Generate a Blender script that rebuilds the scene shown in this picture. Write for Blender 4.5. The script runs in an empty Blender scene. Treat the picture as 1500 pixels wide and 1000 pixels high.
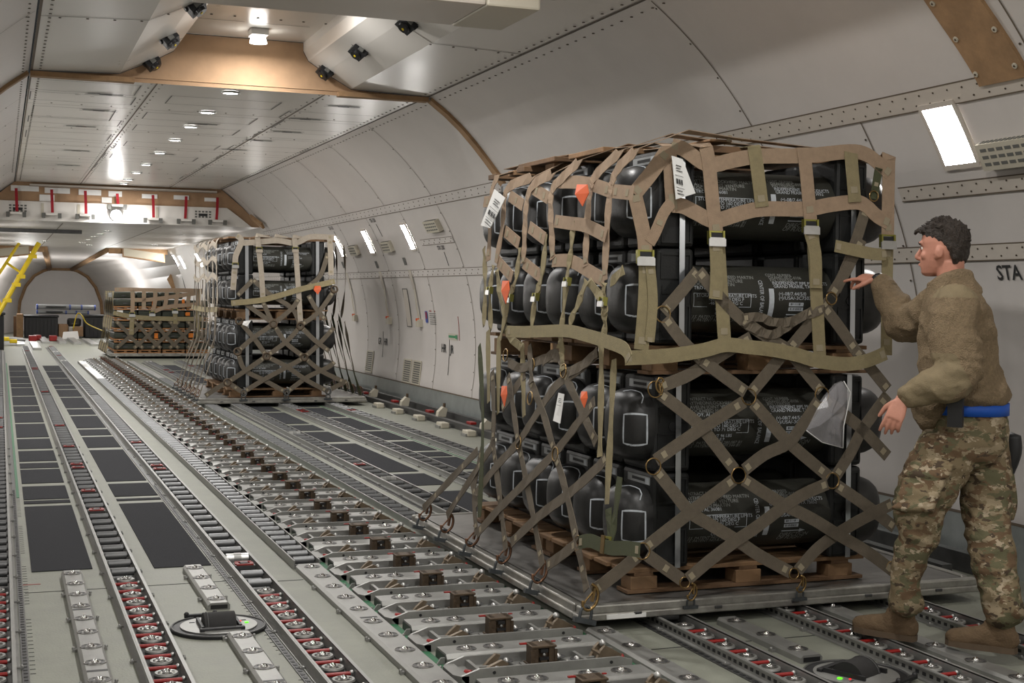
import bpy, bmesh, math, random
import numpy as np
from mathutils import Vector, Matrix, noise
random.seed(7)
C = bpy.context.scene.collection
SC = bpy.context.scene
PI = math.pi
# ---------------------------------------------------------------- camera
FPX, CAMH, ROLL = 2000.0, 1.53, 0.014
def _unroll(x, y):
    dx, dy = x-750, y-500; c, s = math.cos(ROLL), math.sin(ROLL)
    return dx*c+dy*s, -dx*s+dy*c
_v0 = _unroll(0, 423)
PITCH = math.atan(-_v0[1]/FPX); YAW = math.atan(-_v0[0]/math.hypot(FPX, _v0[1]))
_F0 = Vector((math.sin(YAW), math.cos(YAW), 0)); _R0 = Vector((math.cos(YAW), -math.sin(YAW), 0)); _Z = Vector((0, 0, 1))
FW = _F0*math.cos(PITCH)-_Z*math.sin(PITCH); _U0 = _F0*math.sin(PITCH)+_Z*math.cos(PITCH)
RT = _R0*math.cos(ROLL)+_U0*math.sin(ROLL); UP = -_R0*math.sin(ROLL)+_U0*math.cos(ROLL)
CAM = Vector((0, 0, CAMH))
cd = bpy.data.cameras.new('camera'); cam = bpy.data.objects.new('camera', cd); C.objects.link(cam)
cd.sensor_width = 36; cd.lens = 36*FPX/1500; cd.clip_end = 200; cd.clip_start = .05
m3 = Matrix((RT, UP, -FW)).transposed(); cam.matrix_world = Matrix.Translation(CAM) @ m3.to_4x4()
SC.camera = cam
# ---------------------------------------------------------------- exposure, world
SC.view_settings.view_transform = 'Standard'; SC.view_settings.look = 'None'
SC.view_settings.exposure = 0.14; SC.view_settings.gamma = 1.0
SC.view_settings.use_curve_mapping = False
SC.cycles.max_bounces = 8; SC.cycles.diffuse_bounces = 5; SC.cycles.glossy_bounces = 4; SC.cycles.transmission_bounces = 6
SC.cycles.caustics_reflective = False; SC.cycles.caustics_refractive = False; SC.cycles.sample_clamp_indirect = 6
w = bpy.data.worlds.new('world'); SC.world = w; w.use_nodes = True
w.node_tree.nodes['Background'].inputs[0].default_value = (.02, .02, .02, 1)
LAMP_W = 20.0      # watts of one ceiling downlight
WALL_E = 40.0      # emission of the wall light panels
def downlight_power(y): return LAMP_W*(.5 if y > 24 else 1.0 if y > 12 else 2.3)
# ---------------------------------------------------------------- points from the picture to real surfaces
XC = 2.10
def ray(x, y): return FW+RT*((x-750)/FPX)+UP*((500-y)/FPX)
def at_z(x, y, z): d = ray(x, y); return CAM+d*((z-CAMH)/d.z)
def at_y(x, y, Y): d = ray(x, y); return CAM+d*(Y/d.y)
def at_x(x, y, X): d = ray(x, y); return CAM+d*(X/d.x)
def at_plane(x, y, p, n):
    d = ray(x, y); p = Vector(p); n = Vector(n); return CAM+d*((p-CAM).dot(n)/d.dot(n))
def at_w(x, y, wd): return CAM+ray(x, y)*wd
# ---------------------------------------------------------------- materials
def lin(c): return tuple(((v/255+.055)/1.055)**2.4 if v/255 > .04045 else v/255/12.92 for v in c)
MATS = {}
def mat(name, rgb, rough=.5, metal=0., var=0., vs=6., bump=0., bs=60., rgb2=None, emit=0., alpha=None, detail=4, spec=.5, sharp=None):
    m = bpy.data.materials.new(name); m.use_nodes = True; MATS[name] = m
    nt = m.node_tree; N = nt.nodes; L = nt.links; b = N['Principled BSDF']
    c = lin(rgb)+(1,)
    b.inputs['Base Color'].default_value = c; b.inputs['Roughness'].default_value = rough; b.inputs['Metallic'].default_value = metal
    b.inputs['Specular IOR Level'].default_value = spec
    tc = N.new('ShaderNodeTexCoord')
    if var or rgb2:
        n = N.new('ShaderNodeTexNoise'); n.inputs['Scale'].default_value = vs; n.inputs['Detail'].default_value = detail; n.inputs['Roughness'].default_value = .65
        L.new(tc.outputs['Object'], n.inputs['Vector'])
        r = N.new('ShaderNodeValToRGB'); r.color_ramp.elements[0].position = .3; r.color_ramp.elements[1].position = .7
        if sharp: r.color_ramp.elements[0].position, r.color_ramp.elements[1].position = sharp
        c2 = lin(rgb2) if rgb2 else tuple(v*(1+var) for v in c[:3])
        c1 = c[:3] if rgb2 else tuple(v*(1-var) for v in c[:3])
        r.color_ramp.elements[0].color = c1+(1,); r.color_ramp.elements[1].color = tuple(c2)+(1,)
        L.new(n.outputs['Fac'], r.inputs['Fac']); L.new(r.outputs['Color'], b.inputs['Base Color'])
        if var and rough > .2:
            mr = N.new('ShaderNodeMapRange'); mr.inputs['To Min'].default_value = rough*.8; mr.inputs['To Max'].default_value = min(1, rough*1.2)
            L.new(n.outputs['Fac'], mr.inputs['Value']); L.new(mr.outputs['Result'], b.inputs['Roughness'])
    if bump:
        n2 = N.new('ShaderNodeTexNoise'); n2.inputs['Scale'].default_value = bs; n2.inputs['Detail'].default_value = 3
        L.new(tc.outputs['Object'], n2.inputs['Vector'])
        bp = N.new('ShaderNodeBump'); bp.inputs['Strength'].default_value = bump; bp.inputs['Distance'].default_value = .01
        L.new(n2.outputs['Fac'], bp.inputs['Height']); L.new(bp.outputs['Normal'], b.inputs['Normal'])
    if emit:
        b.inputs['Emission Color'].default_value = c; b.inputs['Emission Strength'].default_value = emit
    if alpha is not None: b.inputs['Alpha'].default_value = alpha
    return m
mat('wall_white', (200, 195, 191), .42, 0, .035, 2.2, .05, 400, spec=.4)
mat('wall_seam', (96, 84, 70), .7)
mat('band_cream', (192, 184, 174), .5, 0, .03, 5)
mat('rivet', (84, 74, 62), .5, .4)
mat('ceil_white', (214, 210, 204), .3, 0, .03, 1.5, .04, 250)
mat('brown_cloth', (156, 126, 97), .85, 0, .16, 2.5, .5, 6)
mat('brown_rib', (146, 116, 84), .85, 0, .2, 7, .3, 30)
mat('floor', (126, 128, 117), .5, 0, .17, 4.5, .15, 90, detail=8)
mat('kick', (176, 182, 180), .35, .55, .12, 6)
mat('mat_black', (52, 53, 57), .95, 0, .25, 160, .6, 500, spec=.2)
mat('alu', (146, 146, 143), .42, .55, .12, 9, .06, 120)
mat('alu_bright', (186, 186, 184), .34, .8, .06, 30)
mat('alu_dark', (84, 84, 84), .45, .6, .2, 12)
mat('steel_ball', (225, 225, 228), .08, 1.)
mat('disc', (138, 136, 130), .3, .8, .15, 40)
mat('roller', (120, 121, 122), .42, .7, .08, 25)
mat('red', (142, 27, 23), .4, 0, .1, 20)
mat('red_cloth', (150, 18, 34), .8)
mat('orange', (204, 86, 34), .55, 0, .08, 10)
mat('green_paint', (44, 104, 70), .6, 0, .15, 20)
mat('bronze', (84, 70, 55), .6, .45, .25, 25, .3, 60)
mat('pawl', (120, 106, 88), .5, .5, .2, 30)
mat('black', (26, 26, 28), .5, 0, .2, 12)
mat('black_gloss', (20, 20, 22), .25)
mat('rubber', (34, 33, 33), .8, 0, .15, 30)
mat('lamp_lens', (255, 252, 246), .4, emit=20)
mat('wall_lens', (255, 251, 246), .4, emit=WALL_E); mat('wall_lens_far', (255, 251, 246), .4, emit=WALL_E*2.6)
mat('spot_lens', (255, 252, 248), .4, emit=60)
mat('led_green', (90, 255, 20), .4, emit=1.3)
mat('led_red', (255, 30, 40), .4, emit=1.2)
mat('vent_cream', (186, 180, 164), .5)
mat('vent_dark', (96, 96, 92), .7)
mat('ink', (38, 38, 38), .7)
mat('paper', (226, 226, 224), .6, 0, .03, 10)
mat('yellow', (214, 186, 22), .45, 0, .08, 12)
mat('sign_green', (60, 130, 90), .6)
mat('sign_blue', (70, 90, 160), .6)
M = MATS
# ---------------------------------------------------------------- mesh builder
class MB:
    def __init__(s): s.v = []; s.f = []; s.mi = []; s.ms = []; s.cur = 0; s.sm = []; s.smooth = False
    def use(s, name):
        if name not in s.ms: s.ms.append(name)
        s.cur = s.ms.index(name); return s
    def add(s, vs, fs, smooth=None):
        o = len(s.v); s.v.extend(tuple(p) for p in vs)
        for f in fs:
            s.f.append(tuple(i+o for i in f)); s.mi.append(s.cur); s.sm.append(s.smooth if smooth is None else smooth)
        return s
    def box(s, x0, x1, y0, y1, z0, z1, ch=0.):
        if ch <= 0:
            vs = [(x, y, z) for z in (z0, z1) for y in (y0, y1) for x in (x0, x1)]
            return s.add(vs, [(0, 2, 3, 1), (4, 5, 7, 6), (0, 1, 5, 4), (2, 6, 7, 3), (0, 4, 6, 2), (1, 3, 7, 5)], False)
        bm = bmesh.new(); bmesh.ops.create_cube(bm, size=1)
        for v in bm.verts: v.co = Vector(((x0+x1)/2+v.co.x*(x1-x0), (y0+y1)/2+v.co.y*(y1-y0), (z0+z1)/2+v.co.z*(z1-z0)))
        bmesh.ops.bevel(bm, geom=bm.edges[:], offset=ch, segments=2, profile=.5, affect='EDGES')
        return s.bm(bm)
    def bm(s, bm, smooth=False):
        bm.verts.index_update()
        s.add([v.co[:] for v in bm.verts], [[v.index for v in f.verts] for f in bm.faces], smooth); bm.free(); return s
    def obox(s, c, ax, ay, az, hx, hy, hz):      # oriented box: centre, three unit axes, half sizes
        c = Vector(c); ax, ay, az = (Vector(a) for a in (ax, ay, az))
        vs = [c+ax*(hx*i)+ay*(hy*j)+az*(hz*k) for k in (-1, 1) for j in (-1, 1) for i in (-1, 1)]
        return s.add(vs, [(0, 2, 3, 1), (4, 5, 7, 6), (0, 1, 5, 4), (2, 6, 7, 3), (0, 4, 6, 2), (1, 3, 7, 5)], False)
    def cyl(s, p0, p1, r, n=12, r1=None, cap=True, smooth=True):
        p0, p1 = Vector(p0), Vector(p1); d = (p1-p0).normalized(); r1 = r if r1 is None else r1
        a = d.orthogonal().normalized(); b = d.cross(a)
        vs = []; 
        for p, q in ((p0, r), (p1, r1)):
            for i in range(n):
                t = 2*PI*i/n; vs.append(p+a*(q*math.cos(t))+b*(q*math.sin(t)))
        s.add(vs, [(i, (i+1) % n, n+(i+1) % n, n+i) for i in range(n)], smooth)
        if cap: s.add(vs, [tuple(range(n-1, -1, -1)), tuple(range(n, 2*n))], False)
        return s
    def tube(s, pts, r, n=6, closed=False):
        pts = [Vector(p) for p in pts]; k = len(pts); vs = []; u = None
        for i, p in enumerate(pts):
            t = (pts[(i+1) % k]-pts[i-1]) if closed else (pts[min(i+1, k-1)]-pts[max(i-1, 0)])
            t = t.normalized() if t.length > 1e-9 else Vector((0, 0, 1))
            u = t.orthogonal() if u is None else u-t*u.dot(t)
            u = u.normalized(); b = t.cross(u)
            rr = r[i] if isinstance(r, (list, tuple)) else r
            for j in range(n):
                a = 2*PI*j/n; vs.append(p+u*(rr*math.cos(a))+b*(rr*math.sin(a)))
        fs = []
        for i in range(k if closed else k-1):
            for j in range(n):
                i2 = (i+1) % k
                fs.append((i*n+j, i*n+(j+1) % n, i2*n+(j+1) % n, i2*n+j))
        if not closed: fs += [tuple(range(n-1, -1, -1)), tuple((k-1)*n+j for j in range(n))]
        return s.add(vs, fs, True)
    def sphere(s, c, r, seg=10, rings=6, sc=(1, 1, 1)):
        c = Vector(c); vs = [c+Vector((0, 0, r*sc[2]))]
        for i in range(1, rings):
            a = PI*i/rings
            for j in range(seg):
                t = 2*PI*j/seg; vs.append(c+Vector((r*sc[0]*math.sin(a)*math.cos(t), r*sc[1]*math.sin(a)*math.sin(t), r*sc[2]*math.cos(a))))
        vs.append(c-Vector((0, 0, r*sc[2]))); fs = [(0, 1+j, 1+(j+1) % seg) for j in range(seg)]
        for i in range(rings-2):
            for j in range(seg):
                a = 1+i*seg; fs.append((a+j, a+seg+j, a+seg+(j+1) % seg, a+(j+1) % seg))
        e = len(vs)-1; a = 1+(rings-2)*seg
        fs += [(a+j, e, a+(j+1) % seg) for j in range(seg)]
        return s.add(vs, fs, True)
    def disc(s, c, nrm, r, n=20, th=.004, r1=None):
        c = Vector(c); nrm = Vector(nrm).normalized(); return s.cyl(c, c+nrm*th, r, n, r if r1 is None else r1)
    def prism(s, poly, axis, a0, a1):            # polygon in the two other axes, extruded along axis
        n = len(poly); ix = {'x': (1, 2, 0), 'y': (0, 2, 1), 'z': (0, 1, 2)}[axis]; vs = []
        for a in (a0, a1):
            for p in poly:
                q = [0, 0, 0]; q[ix[0]], q[ix[1]], q[ix[2]] = p[0], p[1], a; vs.append(q)
        return s.add(vs, [(i, (i+1) % n, n+(i+1) % n, n+i) for i in range(n)]+[tuple(range(n-1, -1, -1)), tuple(range(n, 2*n))], False)
    def ribbon(s, pts, nrm, wd, th=.004, twist=None):   # flat webbing along a polyline, lying against surface normal nrm
        pts = [Vector(p) for p in pts]; k = len(pts); vs = []
        for i, p in enumerate(pts):
            t = (pts[min(i+1, k-1)]-pts[max(i-1, 0)]).normalized()
            nn = Vector(nrm[i] if isinstance(nrm, list) else nrm); nn = (nn-t*nn.dot(t)).normalized()
            if twist: 
                tw = twist[i] if isinstance(twist, list) else twist*math.sin(i*2.1+p.z*7)
                nn = Matrix.Rotation(tw, 3, t) @ nn
            b = t.cross(nn)
            for du, dn in ((-wd/2, 0), (wd/2, 0), (wd/2, th), (-wd/2, th)): vs.append(p+b*du+nn*dn)
        fs = [(0, 1, 2, 3), tuple((k-1)*4+j for j in (3, 2, 1, 0))]
        for i in range(k-1):
            for j in range(4): fs.append((i*4+j, i*4+4+j, i*4+4+(j+1) % 4, i*4+(j+1) % 4))
        return s.add(vs, fs, False)
    def build(s, name, m=None, parent=None, auto=None):
        me = bpy.data.meshes.new(name)
        off = Vector((0, 0, 0))
        if parent is not None: off = wloc(parent)
        me.from_pydata([(a[0]-off.x, a[1]-off.y, a[2]-off.z) for a in s.v], [], s.f)
        if m: me.materials.append(M[m])
        else:
            for q in s.ms: me.materials.append(M[q])
            me.polygons.foreach_set('material_index', s.mi)
        me.polygons.foreach_set('use_smooth', s.sm)
        bm = bmesh.new(); bm.from_mesh(me); bmesh.ops.recalc_face_normals(bm, faces=bm.faces[:]); bm.to_mesh(me); bm.free()
        me.update()
        o = bpy.data.objects.new(name, me); C.objects.link(o)
        if parent is not None: o.parent = parent
        return o
def wloc(o):
    p = Vector((0, 0, 0))
    while o is not None: p += o.location; o = o.parent
    return p
def thing(name, label, cat, loc=(0, 0, 0), group=None):
    o = bpy.data.objects.new(name, None); o.empty_display_size = .1; C.objects.link(o); o.location = loc
    tag(o, label, cat, group); return o
def tag(o, label, cat, group=None, kind=None):
    o['label'] = label; o['category'] = cat
    if group: o['group'] = group
    if kind: o['kind'] = kind
    return o
def struct(o): o['kind'] = 'structure'; return o
def dup(root, loc, label=None, group=None, rotz=None):
    r = root.copy(); C.objects.link(r); r.location = loc
    if rotz is not None: r.rotation_euler = (0, 0, rotz)
    if label: r['label'] = label
    if group: r['group'] = group
    for ch in list(root.children):
        c = ch.copy(); C.objects.link(c); c.parent = r
        for g in ch.children:
            d = g.copy(); C.objects.link(d); d.parent = c
    return r
def text_mesh(body, size, shear=0., align='LEFT', bold=0.):
    cu = bpy.data.curves.new('t', 'FONT'); cu.body = body; cu.size = size; cu.shear = shear; cu.align_x = align; cu.resolution_u = 2; cu.offset = bold
    o = bpy.data.objects.new('t', cu); C.objects.link(o)
    dg = bpy.context.evaluated_depsgraph_get(); me = o.evaluated_get(dg).to_mesh()
    vs = [v.co.copy() for v in me.vertices]; fs = [tuple(p.vertices) for p in me.polygons]
    o.evaluated_get(dg).to_mesh_clear(); bpy.data.objects.remove(o); bpy.data.curves.remove(cu)
    return vs, fs
# ================================================================ SHELL
PROF = [(3.19, 0), (3.185, .3)]+[(.04+math.sqrt(3.186**2-(z-.868)**2), z) for z in np.linspace(.36, 3.48, 40)]
def prof_x(z):
    for (a, za), (b, zb) in zip(PROF, PROF[1:]):
        if za <= z <= zb: return a+(b-a)*(z-za)/(zb-za)
    return PROF[-1][0] if z > 3 else PROF[0][0]
def prof_n(z):
    return -Vector((prof_x(z)-.04, 0, (z-.868) if z > .3 else 0)).normalized()                # inward normal on the right wall
def wallp(Y, z, d=0.):                            # a point on the right wall, d metres inside it
    return Vector((XC+prof_x(z), Y, z))+prof_n(z)*d
def wall_hit(x, y):
    d = ray(x, y); lo = None
    for k in range(400):
        t = .5+k*.15; p = CAM+d*t
        if p.x-XC > prof_x(p.z): lo = t; break
    a, b = lo-.15, lo
    for _ in range(30):
        mth = (a+b)/2; p = CAM+d*mth
        if p.x-XC > prof_x(p.z): b = mth
        else: a = mth
    return CAM+d*a
Y0, YS, YE, YN = -9.0, 26.4, 42.0, 53.0
def wall_mesh(side):
    m = MB(); m.use('wall_white'); m.smooth = True
    for (a, za), (b, zb) in zip(PROF, PROF[1:]):
        x0, x1 = XC+side*a, XC+side*b
        m.add([(x0, Y0, za), (x0, YE, za), (x1, YE, zb), (x1, Y0, zb)], [(0, 1, 2, 3)], True)
    o = struct(m.build('wall_right' if side > 0 else 'wall_left'))
    bm = bmesh.new(); bm.from_mesh(o.data); bmesh.ops.remove_doubles(bm, verts=bm.verts[:], dist=1e-4); bmesh.ops.recalc_face_normals(bm, faces=bm.faces[:]); bm.to_mesh(o.data); bm.free()
wall_mesh(1); wall_mesh(-1)
fl = MB(); fl.use('floor').box(XC-3.3, XC+3.3, Y0, YN+.2, -.05, 0); struct(fl.build('floor'))
# ceiling of the near bay: flat shoulders and a raised middle recess
CP = [(-1.85, 3.48), (-1.08, 3.51), (-.78, 3.65), (-.60, 3.75), (-.55, 3.84), (-.53, 3.92), (.61, 3.92), (.61, 3.84), (.66, 3.75), (.82, 3.65), (1.08, 3.51), (1.85, 3.48)]
YF = 13.0
m = MB(); m.use('ceil_white')
for (a, za), (b, zb) in zip(CP, CP[1:]): m.add([(XC+a, Y0, za), (XC+a, YF, za), (XC+b, YF, zb), (XC+b, Y0, zb)], [(0, 1, 2, 3)], False)
m.add([(XC-1.85, YF, 3.48), (XC-1.85, YS, 3.48), (XC+1.85, YS, 3.48), (XC+1.85, YF, 3.48)], [(0, 1, 2, 3)])
struct(m.build('ceiling'))
m = MB(); m.use('wall_white')
h = prof_x(2.78); m.add([(XC-h, YS, 2.78), (XC-h, YE, 2.78), (XC+h, YE, 2.78), (XC+h, YS, 2.78)], [(0, 1, 2, 3)])
struct(m.build('ceiling_low'))
m = MB(); m.use('wall_white'); m.add([(XC-3.3, Y0, 0), (XC+3.3, Y0, 0), (XC+3.3, Y0, 4), (XC-3.3, Y0, 4)], [(0, 1, 2, 3)]); struct(m.build('wall_rear'))
# brown step at the end of the near bay and its ribs down both walls
m = MB(); m.use('brown_cloth')
vs = [(XC+a, YF+.01, z-.004) for a, z in CP]+[(XC+1.85, YF+.01, 3.44), (XC-1.85, YF+.01, 3.44)]
m.add(vs, [tuple(range(len(vs)))])
struct(m.build('wall_step'))
def rib(name, Y, wd, side, z0, matn='brown_rib', th=.03, rivets=False, extra=None):
    m = MB(); m.use(matn); pts = []
    zs = np.linspace(z0, 3.47, 26)
    vs = []
    for z in zs:
        n = prof_n(z); p = wallp(0, z)
        if side < 0: p.x = 2*XC-p.x; n.x = -n.x
        wob = .012*math.sin(z*9+Y)
        for dy, dn in ((-wd/2+wob, .0), (-wd/2+wob, th), (wd/2+wob, th), (wd/2+wob, .0)):
            q = p+n*(dn); vs.append((q.x, Y+dy, q.z))
    fs = []
    for i in range(len(zs)-1):
        for j in range(3): fs.append((i*4+j, i*4+4+j, i*4+5+j, i*4+1+j))
    fs.append((0, 1, 2, 3)); m.add(vs, fs)
    if rivets:
        m.use('vent_cream')
        for z in np.arange(z0+.06, 3.3, .17):
            for dy in (-wd/2+.035, wd/2-.035):
                p = wallp(Y+dy, z, th); m.disc(p, prof_n(z), .016, 10, .006)
                m.use('rivet'); m.disc(p+prof_n(z)*.005, prof_n(z), .006, 8, .004); m.use('vent_cream')
    return struct(m.build(name))
rib('trim_1', YF, .13, 1, 0.0); rib('trim_2', YF, .13, -1, 0.0); rib('trim_3', 5.66, .36, 1, 2.66, th=.02, rivets=True)
m = MB(); m.use('brown_rib'); m.box(XC-1.85, XC-.95, YF-.05, YF+.06, 3.43, 3.475); m.box(XC+.95, XC+1.85, YF-.05, YF+.06, 3.43, 3.475); struct(m.build('trim_4'))
# lengthwise riveted bands, cross seams of the lining
def band(name, z0, z1, ya, yb, n=None, side=1, mt='band_cream'):
    m = MB(); m.use(mt); zs = np.linspace(z0, z1, 4); vs = []; 
    S = lambda p: Vector((p.x if side > 0 else 2*XC-p.x, p.y, p.z))
    for Y in (ya, yb):
        for z in zs: vs.append(S(wallp(Y, z, .006)))
    m.add(vs, [(i, i+1, 5+i, 4+i) for i in range(3)])
    m.use('wall_seam')
    for z in (z0, z1):
        m.add([S(wallp(ya, z-.003, .008)), S(wallp(yb, z-.003, .008)), S(wallp(yb, z+.003, .008)), S(wallp(ya, z+.003, .008))], [(0, 1, 2, 3)])
    m.use('rivet')
    for z in ((z0+z1)/2+(z1-z0)*.22, (z0+z1)/2-(z1-z0)*.25):
        for Y in np.arange(ya+.05, yb, .12 if ya < 13 else .22): 
            n = prof_n(z); n.x *= side
            m.disc(S(wallp(Y+(0 if z > (z0+z1)/2 else .06), z, .006)), n, .0055 if ya < 13 else .008, 6, .004)
    return struct(m.build(name))
band('trim_5', 2.60, 2.70, -2, YF-.08); band('trim_6', 2.60, 2.70, YF+.08, YS, mt='wall_white')
band('trim_7', 2.13, 2.21, 4.2, 6.86); band('trim_8', 1.77, 1.86, 3.5, YF-.1); band('trim_9', 1.77, 1.86, YF+.1, 36, mt='wall_white')
band('trim_10', 2.16, 2.23, 15.45, 16.75, mt='wall_white')
def seams(name, ys, za, zb, side=1, skip=()):
    m = MB()
    S = lambda p: Vector((p.x if side > 0 else 2*XC-p.x, p.y, p.z))
    for Y in ys:
        m.use('wall_seam'); zs = np.linspace(za, zb, 24); vs = []
        for z in zs:
            for dy in (-.005, .005): vs.append(S(wallp(Y+dy, z, .004)))
        m.add(vs, [(2*i, 2*i+1, 2*i+3, 2*i+2) for i in range(23)])
        m.use('rivet')
        for z in np.arange(za+.1, zb-.03, .21):
            n = prof_n(z); n.x *= side
            m.disc(S(wallp(Y+.03, z, .003)), n, .007, 6, .004)
    return struct(m.build(name))
seams('trim_11', [9.0-.9, 5.4], 2.70, 3.47); seams('trim_12', [6.95, 8.1, 3.0], .3, 2.60)
seams('trim_13', [15.42+2.1*k for k in range(-1, 6) if k != -1], 2.70, 3.47); seams('trim_14', [15.42, 17.0, 18.75, 20.5, 22.3, 24.1, 25.9, 28, 30, 32, 34, 36, 38], .3, 2.60)
seams('trim_15', [5.4, 8.1, 10.15], 2.70, 3.47, -1); seams('trim_16', [14.6, 16.2, 17.8, 19.6, 21.4, 23.2, 25], .3, 3.47, -1)
band('trim_17', 2.60, 2.70, -2, YF-.1, side=-1)
# kick panel along the right wall foot
m = MB(); m.use('kick')
for s_ in (1, -1):
    vs = []
    for Y in (Y0, YE):
        for z in (.0, .3): 
            p = wallp(Y, z, .015); vs.append((p.x if s_ > 0 else 2*XC-p.x, Y, z))
    m.add(vs, [(0, 1, 3, 2)])
m.use('wall_seam'); m.add([wallp(Y0, .297, .018), wallp(YE, .297, .018), wallp(YE, .31, .018), wallp(Y0, .31, .018)], [(0, 1, 2, 3)])
struct(m.build('baseboard_right'))
# ceiling seams, panels and rivet rows
m = MB()
def cs(x0, y0, x1, y1, z, wd=.008, mt='wall_seam'):
    m.use(mt); d = Vector((x1-x0, y1-y0, 0)).normalized(); p = Vector((-d.y, d.x, 0))*(wd/2)
    a, b = Vector((x0, y0, z)), Vector((x1, y1, z)); m.add([a-p, a+p, b+p, b-p], [(0, 1, 2, 3)])
zc = 3.476
for x in (1.38, 2.98): cs(x, YF+.05, x, YS, zc, .014)
for y in (15.2, 17.4, 19.4, 21.4, 23.4, 25.0): cs(XC-1.85, y, XC+1.85, y, zc, .01)
for x in (.26, 3.94):
    cs(x, Y0, x, YF, zc, .02); cs(x, YF, x, YS, zc, .014)
m.use('rivet')
for y in np.arange(4, YS, .16):
    for x in (.33, 3.87, .20, 4.0) if y < 26 else ():
        if x in (.20, 4.0):
            if y < 24: m.disc(wallp(y, 3.44, .002) if x > 2 else Vector((2*XC-wallp(y, 3.44, .002).x, y, 3.44)), (0, 0, -1), .011, 6, .005)
        else: m.disc((x, y, 3.477), (0, 0, -1), .011, 6, .005)
for y in np.arange(13.3, 26, .28):
    for x in (1.33, 1.43, 2.93, 3.03): m.disc((x, y, 3.477), (0, 0, -1), .009, 6, .004)
for y in (15.1, 17.3, 19.3, 21.3, 23.3):
    for x in np.arange(.5, 3.8, .3): m.disc((x, y, 3.477), (0, 0, -1), .009, 6, .004)
# access panels and slots of the middle ceiling
random.seed(3)
for (x, y, wd, dp) in [(.75, 13.8, .5, .35), (.78, 14.6, .5, .3), (.75, 15.9, .42, .5), (.8, 16.6, .5, .3), (.8, 18.2, .5, .4), (.85, 19.2, .6, .3), (.8, 20.6, .6, .4), (.8, 22.3, .6, .4), (2.15, 14.3, .55, .3), (2.1, 15.7, .6, .3), (2.1, 16.9, .6, .3), (2.15, 18.8, .6, .3), (2.1, 20.6, .6, .3), (3.45, 14.9, .55, .3), (3.5, 15.8, .5, .4), (3.45, 16.9, .5, .3), (3.4, 18.6, .5, .3), (3.45, 20, .5, .3), (3.45, 21.5, .5, .3), (3.4, 23.9, .5, .3)]:
    for a in ((x-wd, y-dp, x+wd, y-dp), (x-wd, y+dp, x+wd, y+dp), (x-wd, y-dp, x-wd, y+dp), (x+wd, y-dp, x+wd, y+dp)): cs(*a, zc-.001, .012, 'vent_dark')
for (x, y) in [(.98, 14.2), (1.0, 15.5), (.9, 17.1), (3.35, 14.0), (3.2, 15.2), (3.25, 16.5), (3.1, 17.6), (3.0, 18.9), (2.2, 16.2), (2.15, 20.0), (1.0, 20.1), (1.0, 22.5)]:
    cs(x-.17, y, x+.17, y, zc-.002, .05, 'vent_dark'); cs(x-.06, y, x+.06, y, zc-.004, .06, 'ink')
    cs(x-.2, y-.06, x+.2, y-.06, zc-.002, .012, 'vent_dark'); cs(x-.2, y+.06, x+.2, y+.06, zc-.002, .012, 'vent_dark')
for y in np.arange(27.4, 41.5, 1.5): cs(XC-2.6, y, XC+2.6, y, 2.776, .02)
for x in (1.1, 2.9): cs(x, 27, x, 41.5, 2.776, .02)
for y in np.arange(27.0, 41, .75): cs(XC-2.3, y, XC+2.3, y, 2.776, .012, 'vent_dark')
struct(m.build('trim_18'))
# seam of the near ceiling shoulders
m = MB()
def cpz(a):
    for (x0, z0), (x1, z1) in zip(CP, CP[1:]):
        if x0 <= a <= x1 and x1 > x0: return z0+(z1-z0)*(a-x0)/(x1-x0)
    return 3.48
for Y in (10.35, 7.6):
    m.use('wall_seam')
    for (a, za), (b, zb) in zip(CP, CP[1:]):
        if za > 3.9 and zb > 3.9: 
            m.add([(XC+a, Y-.005, 3.917), (XC+b, Y-.005, 3.917), (XC+b, Y+.005, 3.917), (XC+a, Y+.005, 3.917)], [(0, 1, 2, 3)]); continue
        m.add([(XC+a, Y-.006, za-.004), (XC+b, Y-.006, zb-.004), (XC+b, Y+.006, zb-.004), (XC+a, Y+.006, za-.004)], [(0, 1, 2, 3)])
    m.use('rivet')
    for a in list(np.arange(-1.7, -.6, .19))+list(np.arange(.7, 1.8, .19)): m.disc((XC+a, Y+.05, cpz(a)-.002), (0, 0, -1), .01, 6, .005)
m.use('vent_dark')
for Y in (11.2, 12.2):
    for x in (1.62, 2.2): m.add([(x, Y, 3.915), (x+.4, Y, 3.915), (x+.4, Y+.012, 3.915), (x, Y+.012, 3.915)], [(0, 1, 2, 3)])
    m.use('rivet')
    for x in np.arange(1.7, 2.7, .2): m.disc((x, Y-.2, 3.918), (0, 0, -1), .012, 6, .005)
    m.use('vent_dark')
struct(m.build('trim_19'))
# cross duct under the recess
t = thing('ceiling_duct', 'white boxed duct crossing the ceiling recess near the top of the view', 'duct', (XC+.1, 8.5, 3.4))
MB().box(1.12, 2.84, 8.1, 8.80, 3.34, 3.60, .02).build('duct_body', 'band_cream', t)
MB().box(2.84, 3.20, 8.09, 8.805, 3.335, 3.60, .015).build('end_cover', 'vent_cream', t)
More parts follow.
